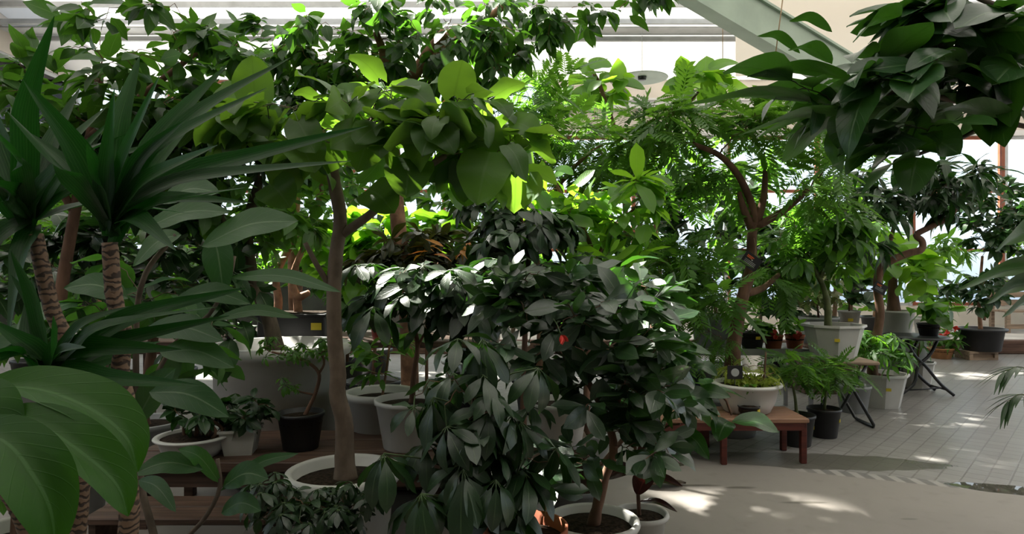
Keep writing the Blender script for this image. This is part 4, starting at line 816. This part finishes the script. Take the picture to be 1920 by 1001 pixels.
# low red-brown table with the mossy bowl
t = thing('low_table', (1.55, 4.55, 0), 'low red-brown wooden table at the edge of the aisle, carrying a mossy white bowl', 'table')
b = Buf(); 
for k in range(3): b.box((.95, 4.37+.135*k, .275), (1.95, 4.37+.135*k+.128, .305), bev=.005)
b.build('table_top', M['wood_tan'], t, smooth=False)
b = Buf(); b.box((.98, 4.38, .225), (1.92, 4.40, .275)); b.box((.98, 4.73, .235), (1.92, 4.75, .275)); b.build('apron', M['wood_red'], t, smooth=False)
for x, y in ((1.375, 4.375), (1.91, 4.40), (1.05, 4.71), (1.905, 4.71)): b = Buf(); b.box((x, y, 0), (x+.038, y+.038, .275), bev=.004); b.build('leg', M['wood_red'], t, smooth=False)
p = Plant('mossy_bowl', 'wide white bowl of yellow-green moss and ferns on the low red table', 'plant', 1400, 4.6, .305, 'bowl', .235, .2, 'white', 'bark_brown', 'yellow')
pos = ellip(p.top+A(.03, 0, .03), .19, .17, .03, 420, .0); stamp(p.fol, KIND['small'], pos, rng.normal(size=(420, 3))+A(0, 0, .3), A(0, 0, 1)+rng.normal(size=(420, 3))*.5, .035)
p.grow([(1420, 700, 4.6, 50, 18, .15, 12), (1370, 695, 4.6, 30, 10, .1, 5)], .004); p.leaves('fern', .10, 3); 
p.stem([(1432, 715, 4.6), (1434, 690, 4.6), (1436, 660, 4.6)], .008, .005, join=False); p.done()
t = thing('plant_label', P(1378, 715, 4.42), 'black plant label with a pale round mark standing in the mossy bowl', 'label')
b = Buf(); c = P(1378, 698, 4.45); b.box(c-A(.05, .003, .045), c+A(.05, .003, .045)); b.build('card', M['tagblack'], t, smooth=False)
b = Buf(); b.lathe(A(0, 0, 0), [(.027, -.001), (.027, .001)], 20); V = np.concatenate(b.v); V = V[:, [0, 2, 1]]+c-A(0, .0045, 0); b.v = [V]; b.build('round_mark', M['palegrey'], t, smooth=False)
b = Buf(); b.tube([c-A(0, -.002, .045), c-A(0, -.002, .11)], .003, 5); b.build('stake', M['tagblack'], t)
p = Plant('seedling_pot', 'tiny black pot with a small seedling in front of the mossy bowl', 'plant', 1404, 4.43, .305, 'plain', .072, .075, 'black', 'bark_brown', 'midgreen', stickers=((-.7, .6),))
p.stem([(1406, 752, 4.43), (1407, 735, 4.43), (1405, 726, 4.43)], .004, .003); p.grow([(1403, 724, 4.43, 14, 7, .03, 8)], .003); p.leaves('small', .04, 4); p.done()
t = thing('storage_box', (1.19, 4.85, 0), 'brown wooden box on the floor behind the legs of the low red table', 'box')
b = Buf(); b.box((.95, 4.80, 0), (1.42, 4.82, .17)); b.box((.95, 5.02, 0), (1.42, 5.04, .17)); b.box((.95, 4.82, 0), (.97, 5.02, .17)); b.box((1.40, 4.82, 0), (1.42, 5.02, .17)); b.box((.97, 4.82, 0), (1.40, 5.02, .02)); b.build('body', M['wood_red'], t, smooth=False)
# fatsia pots
p = Plant('fatsia', 'bushy finger-leaved plant in the left of two black pots beside the red table', 'plant', 1494, 4.88, 0, 'plain', .13, .225, 'black', 'bark_green', 'feather', stickers=((-.35, .6),))
p.stem([(1494, 780, 4.88), (1490, 740, 4.88), (1480, 700, 4.88)], .012, .007); p.grow([(1495, 686, 4.88, 60, 26, .2, 20)], .006); p.leaves('frond', .155, 4, droop=-.02, tilt=.25, flat=.3); p.done()
p = Plant('fatsia', 'bushy finger-leaved plant in the right black pot nearer the folding stool', 'plant', 1545, 5.12, 0, 'plain', .125, .22, 'black', 'bark_green', 'feather', stickers=((-.6, .6),))
p.stem([(1545, 770, 5.12), (1550, 730, 5.12), (1555, 700, 5.12)], .011, .007); p.grow([(1560, 695, 5.12, 58, 26, .2, 20)], .006); p.leaves('frond', .16, 4, droop=-.02, tilt=.25, flat=.3); p.done()
p = Plant('fern_plant', 'spreading bright-leaved plant at the foot of the serpentine trunk', 'plant', 1600, 6.0, 0, 'plain', .15, .24, 'grey', 'bark_green', 'midgreen')
p.stem([(1600, 745, 6.0), (1610, 690, 6.0), (1625, 660, 6.0)], .012, .008); p.grow([(1660, 652, 6.0, 55, 20, .25, 18), (1600, 640, 6.0, 40, 24, .2, 8)], .006); p.umbels(.14, 7, 2.0, .25, .08, 'narrow'); p.done()

# folding table
t = thing('folding_table', P(1715, 0, 6.85)*A(1, 1, 0), 'small round black folding table with crossed legs by the aisle', 'table')
c0 = P(1712, 0, 6.85); c0[2] = .585
b = Buf(); b.lathe(c0, [(.30, -.012), (.315, -.006), (.315, .008), (.30, .012)], 36); b.build('table_top', M['blackmetal'], t)
for k, y in enumerate((6.70, 7.0)):
    for sgn in (1, -1):
        b = Buf(); xt = c0[0]-.16*sgn; xb = c0[0]+(.32 if sgn > 0 else -.22)*(1)
        b.tube(spline([(xt, y, .575), (xt+.08*sgn, y, .42), (c0[0]+.04*sgn, y, .30), (xb-.14*sgn, y, .13), (xb, y, .012)], 14), .016, 8); b.build('leg', M['blackmetal'], t)
b = Buf(); b.tube([(c0[0]-.2, 6.70, .06), (c0[0]-.2, 7.0, .06)], .01, 6); b.tube([(c0[0]-.2, 6.7, .06), (c0[0]+.2, 6.7, .085)], .008, 6); b.tube([(c0[0]+.27, 6.7, .06), (c0[0]+.27, 7.0, .06)], .01, 6); b.build('crossbar', M['blackmetal'], t)
p = Plant('philodendron', 'small black pot of broad leaves standing on the folding table', 'plant', 1741, 6.85, .597, 'plain', .11, .125, 'black', 'bark_green', 'midgreen', stickers=((-.5, .6),))
p.stem([(1741, 608, 6.85), (1742, 590, 6.85), (1740, 575, 6.85)], .008, .005); p.grow([(1742, 572, 6.85, 48, 25, .22, 14)], .005); p.leaves('round', .17, 3, start=.7, droop=.3); p.done()
tree('pothos_tree', 'thick-stemmed plant in a ribbed white pot behind the folding table', 1680, 7.4, 'plain', [[(1676, 590, 7.4), (1675, 560, 7.4), (1674, 530, 7.4), (1680, 480, 7.4)]], [(1690, 500, 7.4, 70, 40, .4, 20), (1640, 470, 7.4, 50, 40, .3, 10)], 'bright', 'round', .20, 4, z0=.52, mat='white', r=.19, h=.30, tr=.07, bark='bark_brown').done()
bl = Buf(); c = P(1665, 0, 7.45); bl.box((c[0]-.35, 7.2, 0), (c[0]+.28, 7.75, .52), bev=.01); tag(bl.build('plant_stand', M['grey'], smooth=False), 'grey block stand behind the folding table under the ribbed white pot', 'stand')
p = bare('flower_pot', 'white octagonal pot on the floor behind the folding table legs', 1722, 7.15, 0, 'octagon', .17, .29, 'white'); p.stem([(1722, 665, 7.15), (1725, 640, 7.15)], .01, .006); p.grow([(1720, 640, 7.15, 25, 10, .15, 6)], .005); p.leaves('narrow', .15, 5); p.root['category'] = 'plant'; p.done()
p = Plant('flowering_plant', 'tan clay pot with a red-flowered plant before the timber kerb', 'plant', 1764, 9.5, 0, 'plain', .17, .15, 'tanpot', 'bark_green', 'midgreen')
p.grow([(1775, 632, 9.5, 32, 22, .25, 20)], .006); p.leaves('narrow', .18, 5); 
fb = Buf()
for x, y in ((1776, 620), (1790, 618), (1768, 628)): stamp(fb, KIND['round'], np.repeat([P(x, y, 9.3)], 6, 0), rng.normal(size=(6, 3)), rng.normal(size=(6, 3)), .07)
fb.build('flower', M['redflower'], p.root); p.done()
t = thing('wooden_block', P(1832, 0, 9.45)*A(1, 1, 0), 'weathered hollow wooden block under the big black tub', 'block')
c = P(1831, 0, 9.45); b = Buf(); x0, x1 = c[0]-.2, c[0]+.2; b.box((x0, 9.3, 0), (x1, 9.62, .03)); b.box((x0, 9.3, .09), (x1, 9.62, .12)); b.box((x0, 9.3, .03), (x0+.05, 9.62, .09)); b.box((x1-.05, 9.3, .03), (x1, 9.62, .09)); b.box((x0+.05, 9.33, .03), (x1-.05, 9.36, .09)); b.build('body', M['wood_pale'], t, smooth=False)
tree('ficus_tree', 'dark ficus in a big black tub standing on the wooden block', 1840, 9.45, 'round', [[(1838, 610, 9.45), (1836, 560, 9.45), (1842, 480, 9.45)], [(1845, 600, 9.45), (1860, 560, 9.45), (1870, 500, 9.45)]], [(1840, 540, 9.4, 60, 40, .5, 24), (1850, 390, 9.2, 90, 60, .6, 60), (1880, 440, 9.2, 60, 50, .5, 26)], 'darksmall', 'small', .15, 9, z0=.12, mat='black', r=.32, h=.32, tr=.035, bark='bark_tan').done()
# wooden seat far right
t = thing('garden_bench', P(1905, 0, 11.6)*A(1, 1, 0)+A(0, 0, .17), 'weathered slatted wooden bench beyond the kerb at the right edge', 'bench')
x0 = P(1872, 0, 11.6)[0]; x1 = x0+1.4
b = Buf(); 
for k in range(4): b.box((x0, 11.4+.11*k, .52), (x1, 11.49+.11*k, .55))
b.build('seat', M['wood_pale'], t, smooth=False)
b = Buf()
for z in (.62, .76): b.box((x0, 11.86, z), (x1, 11.89, z+.1))
b.box((x0, 11.4, .24), (x1, 11.42, .32)); b.build('backrest', M['wood_pale'], t, smooth=False)
for x in (x0+.02, x1-.08):
    for y, zz in ((11.42, .52), (11.80, .86)): b = Buf(); b.box((x, y, .17), (x+.06, y+.06, zz)); b.build('leg', M['wood_pale'], t, smooth=False)

# metal plant shelf in the middle with small pots
t = thing('plant_shelf', P(1440, 0, 5.9)*A(1, 1, 0), 'thin grey metal shelf of small pots between the forked trunk and the stool', 'shelf')
x0, x1 = P(1240, 0, 5.9)[0], P(1510, 0, 5.9)[0]
b = Buf(); b.box((x0, 5.7, .56), (x1, 6.3, .585), bev=.006); b.box((x0, 5.69, .545), (x1, 5.705, .60)); b.build('shelf_board', M['steel'], t, smooth=False)
for x in (x0+.01, x1-.04):
    for y in (5.72, 6.25): b = Buf(); b.box((x, y, 0), (x+.03, y+.03, .56)); b.build('leg', M['steel'], t, smooth=False)
for px, Y, mat, r, h, lab, fl in ((1450, 5.85, 'terra', .085, .12, 'small terracotta pot with a red flower on the metal shelf, left of its pair', True), (1490, 5.88, 'terra', .085, .12, 'small terracotta pot with a red flower at the right end of the metal shelf', True), (1410, 5.82, 'black', .11, .15, 'black pot with a yellow sticker on the metal shelf', False)):
    p = Plant('flowering_plant' if fl else 'potted_shrub', lab, 'plant', px, Y, .585, 'plain', r, h, mat, 'bark_green', 'midgreen', stickers=() if fl else ((-1.4, .7),))
    p.grow([(px, 610, Y, 20, 14, .1, 8)], .004); p.leaves('small', .09, 5)
    if fl: fb = Buf(); stamp(fb, KIND['round'], np.repeat([P(px+4, 627, Y-.12)], 7, 0), rng.normal(size=(7, 3)), rng.normal(size=(7, 3)), .05); fb.build('flower', M['redflower'], p.root)
    p.done()
tree('potted_shrub', 'mottled shrub in a big grey pot on the metal shelf behind the forked trunk', 1335, 6.0, 'plain', [[(1335, 590, 6.0), (1335, 560, 6.0)]], [(1310, 520, 6.0, 70, 40, .3, 16)], 'darksmall', 'small', .12, 7, z0=.585, mat='grey', r=.2, h=.29, tr=.014).done()
p = bare('flower_pot', 'dark blue pot on the floor left of the mossy bowl', 1285, 5.3, 0, 'plain', .15, .52, 'navy')
p = bare('flower_pot', 'empty grey planter between the metal shelf and the low red table', 1340, 5.35, 0, 'plain', .17, .5, 'grey')
# pots behind the stool
tree('variegated_shrub', 'pale speckled shrub in a grey pot behind the octagonal pot on the stool', 1535, 7.0, 'plain', [[(1535, 600, 7.0), (1532, 560, 7.0)]], [(1525, 545, 7.0, 60, 40, .3, 34)], 'varie', 'small', .10, 8, z0=.5, mat='grey', r=.2, h=.28, tr=.012).done()
tree('potted_shrub', 'dark shrub in a small white stickered pot, right of the green stem', 1592, 7.2, 'plain', [[(1592, 575, 7.2), (1592, 555, 7.2)]], [(1610, 545, 7.2, 35, 25, .25, 12)], 'darksmall', 'round', .14, 4, z0=.62, mat='white', r=.115, h=.21, tr=.01, stickers=((-1.9, .55),)).done()
bl = Buf(); c = P(1560, 0, 7.1); bl.box((c[0]-.42, 6.8, 0), (c[0]+.1, 7.3, .5), bev=.01); tag(bl.build('plant_stand', M['wood_dark'], smooth=False), 'dark wooden stand hidden behind the folding stool', 'stand')
bl = Buf(); bl.box((c[0]+.11, 6.95, 0), (c[0]+.34, 7.45, .62), bev=.01); tag(bl.build('plant_stand', M['wood_pale'], smooth=False), 'pale wooden stand under the small white stickered pot', 'stand')

# the fig reaching in from the right
p = Plant('rubber_fig', 'large rubber fig with broad dark leaves leaning in from the right', 'tree', 0, 2.55, 0, 'tub', .27, .4, 'white', 'bark_grey', 'rubber', X=2.6)
def PX(*q): return P(*q)
p.stem([(2225, 1000, 2.55), (2200, 620, 2.52), (2090, 360, 2.46), (1990, 150, 2.4), (1960, 20, 2.4)], .04, .025, 30, 12)
p.stem([(2005, 250, 2.42), (1900, 205, 2.35), (1800, 190, 2.3), (1700, 170, 2.25), (1610, 190, 2.2)], .014, .008, join=False)
p.stem([(1995, 180, 2.42), (1890, 110, 2.3), (1780, 90, 2.2), (1700, 70, 2.15)], .014, .008, join=False)
p.stem([(2010, 300, 2.42), (1930, 240, 2.35), (1855, 235, 2.3), (1800, 260, 2.25), (1720, 290, 2.2)], .010, .006, join=False)
p.stem([(1990, 120, 2.42), (1900, 30, 2.3), (1820, -10, 2.2)], .014, .008, join=False)
p.stem([(2035, 560, 2.5), (1960, 520, 2.4), (1910, 500, 2.35)], .010, .006, join=False)
p.grow([(1560, 180, 2.2, 120, 35, .2, 5), (1690, 140, 2.2, 120, 50, .25, 8), (1830, 120, 2.25, 110, 80, .25, 14), (1790, 30, 2.2, 90, 30, .2, 7), (1690, 240, 2.2, 60, 25, .15, 2)], .007, up=.06)
p.leaves('rubber', .20, 5.0, start=.45, droop=.12, tilt=.35, pet=.03, bias=(-.7, -.1, -.05), flat=.4)
for a, c, w in (((1560, 195, 2.1), (1282, 198, 2.0), .055), ((1620, 215, 2.1), (1385, 255, 2.0), .05), ((1600, 150, 2.1), (1400, 145, 2.05), .045), ((1560, 120, 2.1), (1478, 95, 2.05), .04), ((1500, 100, 2.2), (1420, 68, 2.15), .018), ((1700, 60, 2.1), (1850, 90, 2.0), .07), ((1730, 95, 2.1), (1830, 70, 2.0), .075), ((1810, 120, 2.05), (1705, 150, 2.0), .06), ((1640, 240, 2.15), (1570, 280, 2.1), .09), ((1700, 255, 2.1), (1660, 290, 2.05), .09), ((1720, 280, 2.1), (1800, 290, 2.05), .10), ((1720, 290, 2.1), (1548, 318, 2.05), .045),
                ((1722, 292, 2.1), (1618, 365, 2.0), .06), ((1722, 295, 2.1), (1705, 370, 2.05), .06), ((1900, 225, 2.1), (1740, 215, 2.05), .06), ((1960, 440, 2.3), (1868, 470, 2.2), .07), ((1990, 500, 2.3), (1795, 545, 2.2), .055), ((1960, 535, 2.3), (1850, 570, 2.2), .05), ((1980, 560, 2.3), (1880, 595, 2.2), .04), ((1920, 30, 2.0), (1790, 55, 1.95), .07), ((1930, 130, 2.0), (1860, 160, 1.95), .08), ((1560, 60, 2.2), (1480, 40, 2.2), .02), ((1690, 30, 2.1), (1600, 80, 2.05), .06)):
    a = P(*a); c = P(*c); blade(p.fol, [a, (a+c)/2+A(0, 0, .03), c], w, 'oval', nl=14, nw=4, fold=.18, nrm=(rng.normal()*.2, -.7, 1) if w >= .07 and a[2] > 1.6 else (rng.normal()*.2, (.3 if a[2] > 1.45 else 1.1)+rng.normal()*.2, 1), wave=.04)
p.done()
p = Plant('parlour_palm', 'small palm whose thin leaf tips poke in at the right edge above the floor', 'plant', 0, 2.7, 0, 'plain', .15, .25, 'black', 'bark_green', 'darksmall', X=2.35)
for pts in ([(2050, 900, 2.7), (1990, 740, 2.7), (1920, 690, 2.65), (1884, 696, 2.65)], [(2050, 900, 2.7), (1985, 780, 2.7), (1920, 740, 2.65), (1890, 752, 2.65)], [(2050, 900, 2.7), (2080, 700, 2.7), (2120, 640, 2.7)]):
    c = spline([P(*q) for q in pts], 14); p.trunk.tube(c, np.linspace(.004, .0015, 14), 5)
    for i in range(6, 14):
        for sg in (1, -1):
            d = unit(unit(c[min(i+1, 13)]-c[i-1])+A(0, sg*.7, -.35)); blade(p.fol, [c[i], c[i]+d*.06, c[i]+d*.12-A(0, 0, .02)], .009, 'lance', nl=6, nw=2)
p.done()

# ================================================================== BACKGROUND BED along the back windows
rows = [(120, 11.6, 'weeping', 'weeping', .2, 'broad green fig at the far left before the back windows'), (180, 8.3, 'midgreen', 'weeping', .19, 'green leafy tree behind the dracaena heads'), (420, 8.6, 'weeping', 'round', .16, 'round-leaved shrub far behind the huge white tub'), (560, 11.2, 'midgreen', 'weeping', .22, 'fig tree far behind the tan bonsai trunks'),
        (700, 8.2, 'weeping', 'weeping', .17, 'tall dark tree behind the kinked trunk'), (960, 8.8, 'midgreen', 'weeping', .17, 'green tree just left of the feathery trees'), (1090, 11.4, 'bright', 'weeping', .2, 'pale green tree against the back windows in the middle'), (1230, 8.0, 'darksmall', 'weeping', .16, 'dark leafy tree behind the forked trunk'),
        (1420, 8.4, 'midgreen', 'weeping', .17, 'green tree right behind the forked trunk'), (1560, 9.2, 'feather', 'small', .16, 'light green tree behind the octagonal pot'), (1640, 11.3, 'bright', 'small', .17, 'sunlit shrub by the back windows, behind the serpentine trunk'), (1740, 11.0, 'feather', 'narrow', .24, 'narrow-leaved shrub behind the kerb, left of the black tub'), (1950, 12.0, 'bright', 'small', .18, 'bright bushy shrub behind the slatted bench')]
HT = {0: 3.2, 1: 3.3, 2: 2.4, 3: 3.0, 4: 3.0, 5: 2.7, 6: 2.5, 7: 2.9, 8: 2.8, 9: 2.6, 10: 1.9, 11: 1.7, 12: 2.5}
for i, (px, Y, leaf, kind, size, lab) in enumerate(rows):
    zb = .17 if Y > 10 else 0.0; H = HT[i]; hx = (px-960)/F*Y
    p = Plant('background_tree', lab, 'tree', px, Y, zb, 'round', .24, .3, ('grey', 'black', 'white')[i % 3], ('bark_brown', 'bark_tan', 'bark_grey')[i % 3], leaf)
    zt = zb+H; p.stem([(hx, Y, zb+.3), (hx+.05, Y, zb+H*.4), (hx-.05, Y, zb+H*.75)], .04, .02, px=False)
    cyp = lambda z: 500.5-(z-CAM_Z)*F/Y
    p.grow([(px, cyp(zb+H*.72), Y, .75*F/Y, H*.26*F/Y, .6, 34), (px, cyp(zb+H*.4), Y, .6*F/Y, H*.2*F/Y, .5, 16)], .010); p.leaves(kind, size, 8, tilt=.45); p.done()

# shrubs filling the shade in the middle distance
for px, Y, vols, leaf, kind, size, lab in (
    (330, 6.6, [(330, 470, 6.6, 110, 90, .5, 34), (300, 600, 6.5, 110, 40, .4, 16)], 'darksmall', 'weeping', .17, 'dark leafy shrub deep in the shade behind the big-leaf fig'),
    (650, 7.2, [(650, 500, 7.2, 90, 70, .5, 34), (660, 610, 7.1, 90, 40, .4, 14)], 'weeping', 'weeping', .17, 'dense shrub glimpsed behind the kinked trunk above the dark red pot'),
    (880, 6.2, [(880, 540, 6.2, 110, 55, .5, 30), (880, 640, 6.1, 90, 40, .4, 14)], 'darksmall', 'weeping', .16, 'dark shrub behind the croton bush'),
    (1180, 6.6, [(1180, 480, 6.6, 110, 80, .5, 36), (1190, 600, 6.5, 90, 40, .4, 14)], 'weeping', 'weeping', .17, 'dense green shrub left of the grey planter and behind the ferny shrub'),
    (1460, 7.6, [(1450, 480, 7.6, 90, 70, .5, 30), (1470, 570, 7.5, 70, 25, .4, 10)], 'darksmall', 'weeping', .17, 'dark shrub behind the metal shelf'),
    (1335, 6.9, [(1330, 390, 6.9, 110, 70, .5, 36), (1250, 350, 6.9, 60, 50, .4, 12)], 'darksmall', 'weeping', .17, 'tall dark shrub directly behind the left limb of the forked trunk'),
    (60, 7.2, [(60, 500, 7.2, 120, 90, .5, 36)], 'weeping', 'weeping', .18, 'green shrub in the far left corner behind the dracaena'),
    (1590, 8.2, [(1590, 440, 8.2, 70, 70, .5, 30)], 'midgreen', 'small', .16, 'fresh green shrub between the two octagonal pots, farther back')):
    p = Plant('leafy_shrub', lab, 'shrub', px, Y, 0, 'plain', .2, .3, 'black', 'bark_brown', leaf)
    hx = (px-960)/F*Y; p.stem([(hx, Y, .3), (hx+.04, Y, .8), (hx-.03, Y, 1.2)], .03, .015, px=False); p.grow(vols, .008); p.leaves(kind, size, 8, tilt=.45); p.done()

# ================================================================== HANGING THINGS
def hang_tag(px, py, Y, half, rot, label, top):
    c = P(px, py, Y); t = thing('hanging_tag', c, label, 'tag'); ca, sa = math.cos(rot), math.sin(rot)
    ex, ez = A(ca, 0, sa), A(-sa, 0, ca)
    def card(u0, u1, v0, v1, y0, y1): return [c+ex*half*u+ez*half*v+A(0, y, 0) for y in (y0, y1) for u, v in ((u0, v0), (u1, v0), (u1, v1), (u0, v1))]
    fq = [[3, 2, 1, 0], [4, 5, 6, 7], [0, 1, 5, 4], [1, 2, 6, 5], [2, 3, 7, 6], [3, 0, 4, 7]]
    b = Buf(); b.add(card(-1, 1, -.75, .75, -.002, .002), fq); b.build('card', M['tagblack'], t, smooth=False)
    b = Buf()
    for v, u0, u1 in ((.42, -.7, .1), (.26, -.7, -.05)): b.add(card(u0, u1, v-.05, v+.05, -.0042, -.0022), fq)
    o = b.build('print', M['orange'], t, smooth=False); o['label'] = 'orange printed lines'
    b = Buf()
    for v in (-.05, -.2, -.35): b.add(card(-.7, .6, v-.02, v+.02, -.0042, -.0022), fq)
    b.add(card(-.05, .1, .1, .22, -.0042, -.0022), fq); o = b.build('small_print', M['palegrey'], t, smooth=False); o['label'] = 'faint grey small print'
    b = Buf(); a = c+ez*half*.75; e = P(*top); b.tube(spline([a, (a+e)/2+A(.01, 0, 0), e], 8), .0018, 4); b.build('string', M['string'], t)
hang_tag(1408, 490, 5.08, .072, -.62, 'black card tag with orange print hanging from the forked reddish trunk', (1412, 440, 5.18))
hang_tag(1650, 540, 6.14, .062, -.5, 'black card tag hanging from the serpentine brown trunk', (1652, 512, 6.24))
# round lamp under the header
c = P(1204, 146, 9.2); t = thing('ceiling_lamp', c, 'flat round pale lamp hanging under the white header', 'lamp')
b = Buf(); b.lathe(c, [(.06, .05), (.20, .035), (.35, .0), (.352, -.006), (.34, -.008), (.08, .012)], 40, ex=1.0); b.build('lamp_shade', M['greenpaint'], t)
b = Buf(); b.lathe(c, [(.055, -.03), (.06, .02), (.04, .05)], 20); b.build('socket', M['blackmetal'], t)
zr = roof_z(9.2)-.1
b = Buf(); b.tube([c+A(0, 0, .045), A(c[0], c[1], zr)], .004, 6); b.build('hanger', M['steel'], t)
for px, Y, py0, py1 in ((1355, 9.0, -60, 118), (1475, 6.0, -60, 110)):
    a = P(px, py0, Y); e = P(px-(0 if px < 1400 else 22), py1, Y); a[2] = min(a[2], roof_z(Y)-.05) if px < 1400 else a[2]
    b = Buf(); b.tube([a, e], .006, 5); tag(b.build('hanging_string', M['string']), 'thin cord hanging straight down before the white header' if px < 1400 else 'thin tan cord crossing the pale green rafter', 'string')
# cream curtain folds right of the rafter
b = Buf(); n = 60; xs_ = np.linspace(P(1380, 0, 9.6)[0], P(1730, 0, 9.6)[0], n); V = []
for z in (4.05, 5.55):
    for k, x in enumerate(xs_): V.append((x, 9.62+.05*math.sin(k*.22)+.03*math.sin(k*.13), z+ (0.35*k/n if z < 5 else 0)))
b.add(V, [[k, k+1, n+k+1, n+k] for k in range(n-1)]); tag(b.build('shade_curtain', M['curtain']), 'cream cloth shade curtain in soft folds behind the pale green rafter', 'curtain')
b = Buf(); c = P(1052, 628, 2.35); tt = thing('red_bud', c, 'single red flower bud glowing among the dark glossy leaves', 'flower')
stamp(b, KIND['small'], np.repeat([c], 7, 0), rng.normal(size=(7, 3))*.4+A(.2, 0, -1), rng.normal(size=(7, 3)), .035); b.build('petals', M['redflower'], tt)
b = Buf(); b.tube([c, c+A(-.01, .02, .03), c+A(-.02, .1, .05)], .002, 5); b.build('stalk', M['petiole'], tt)
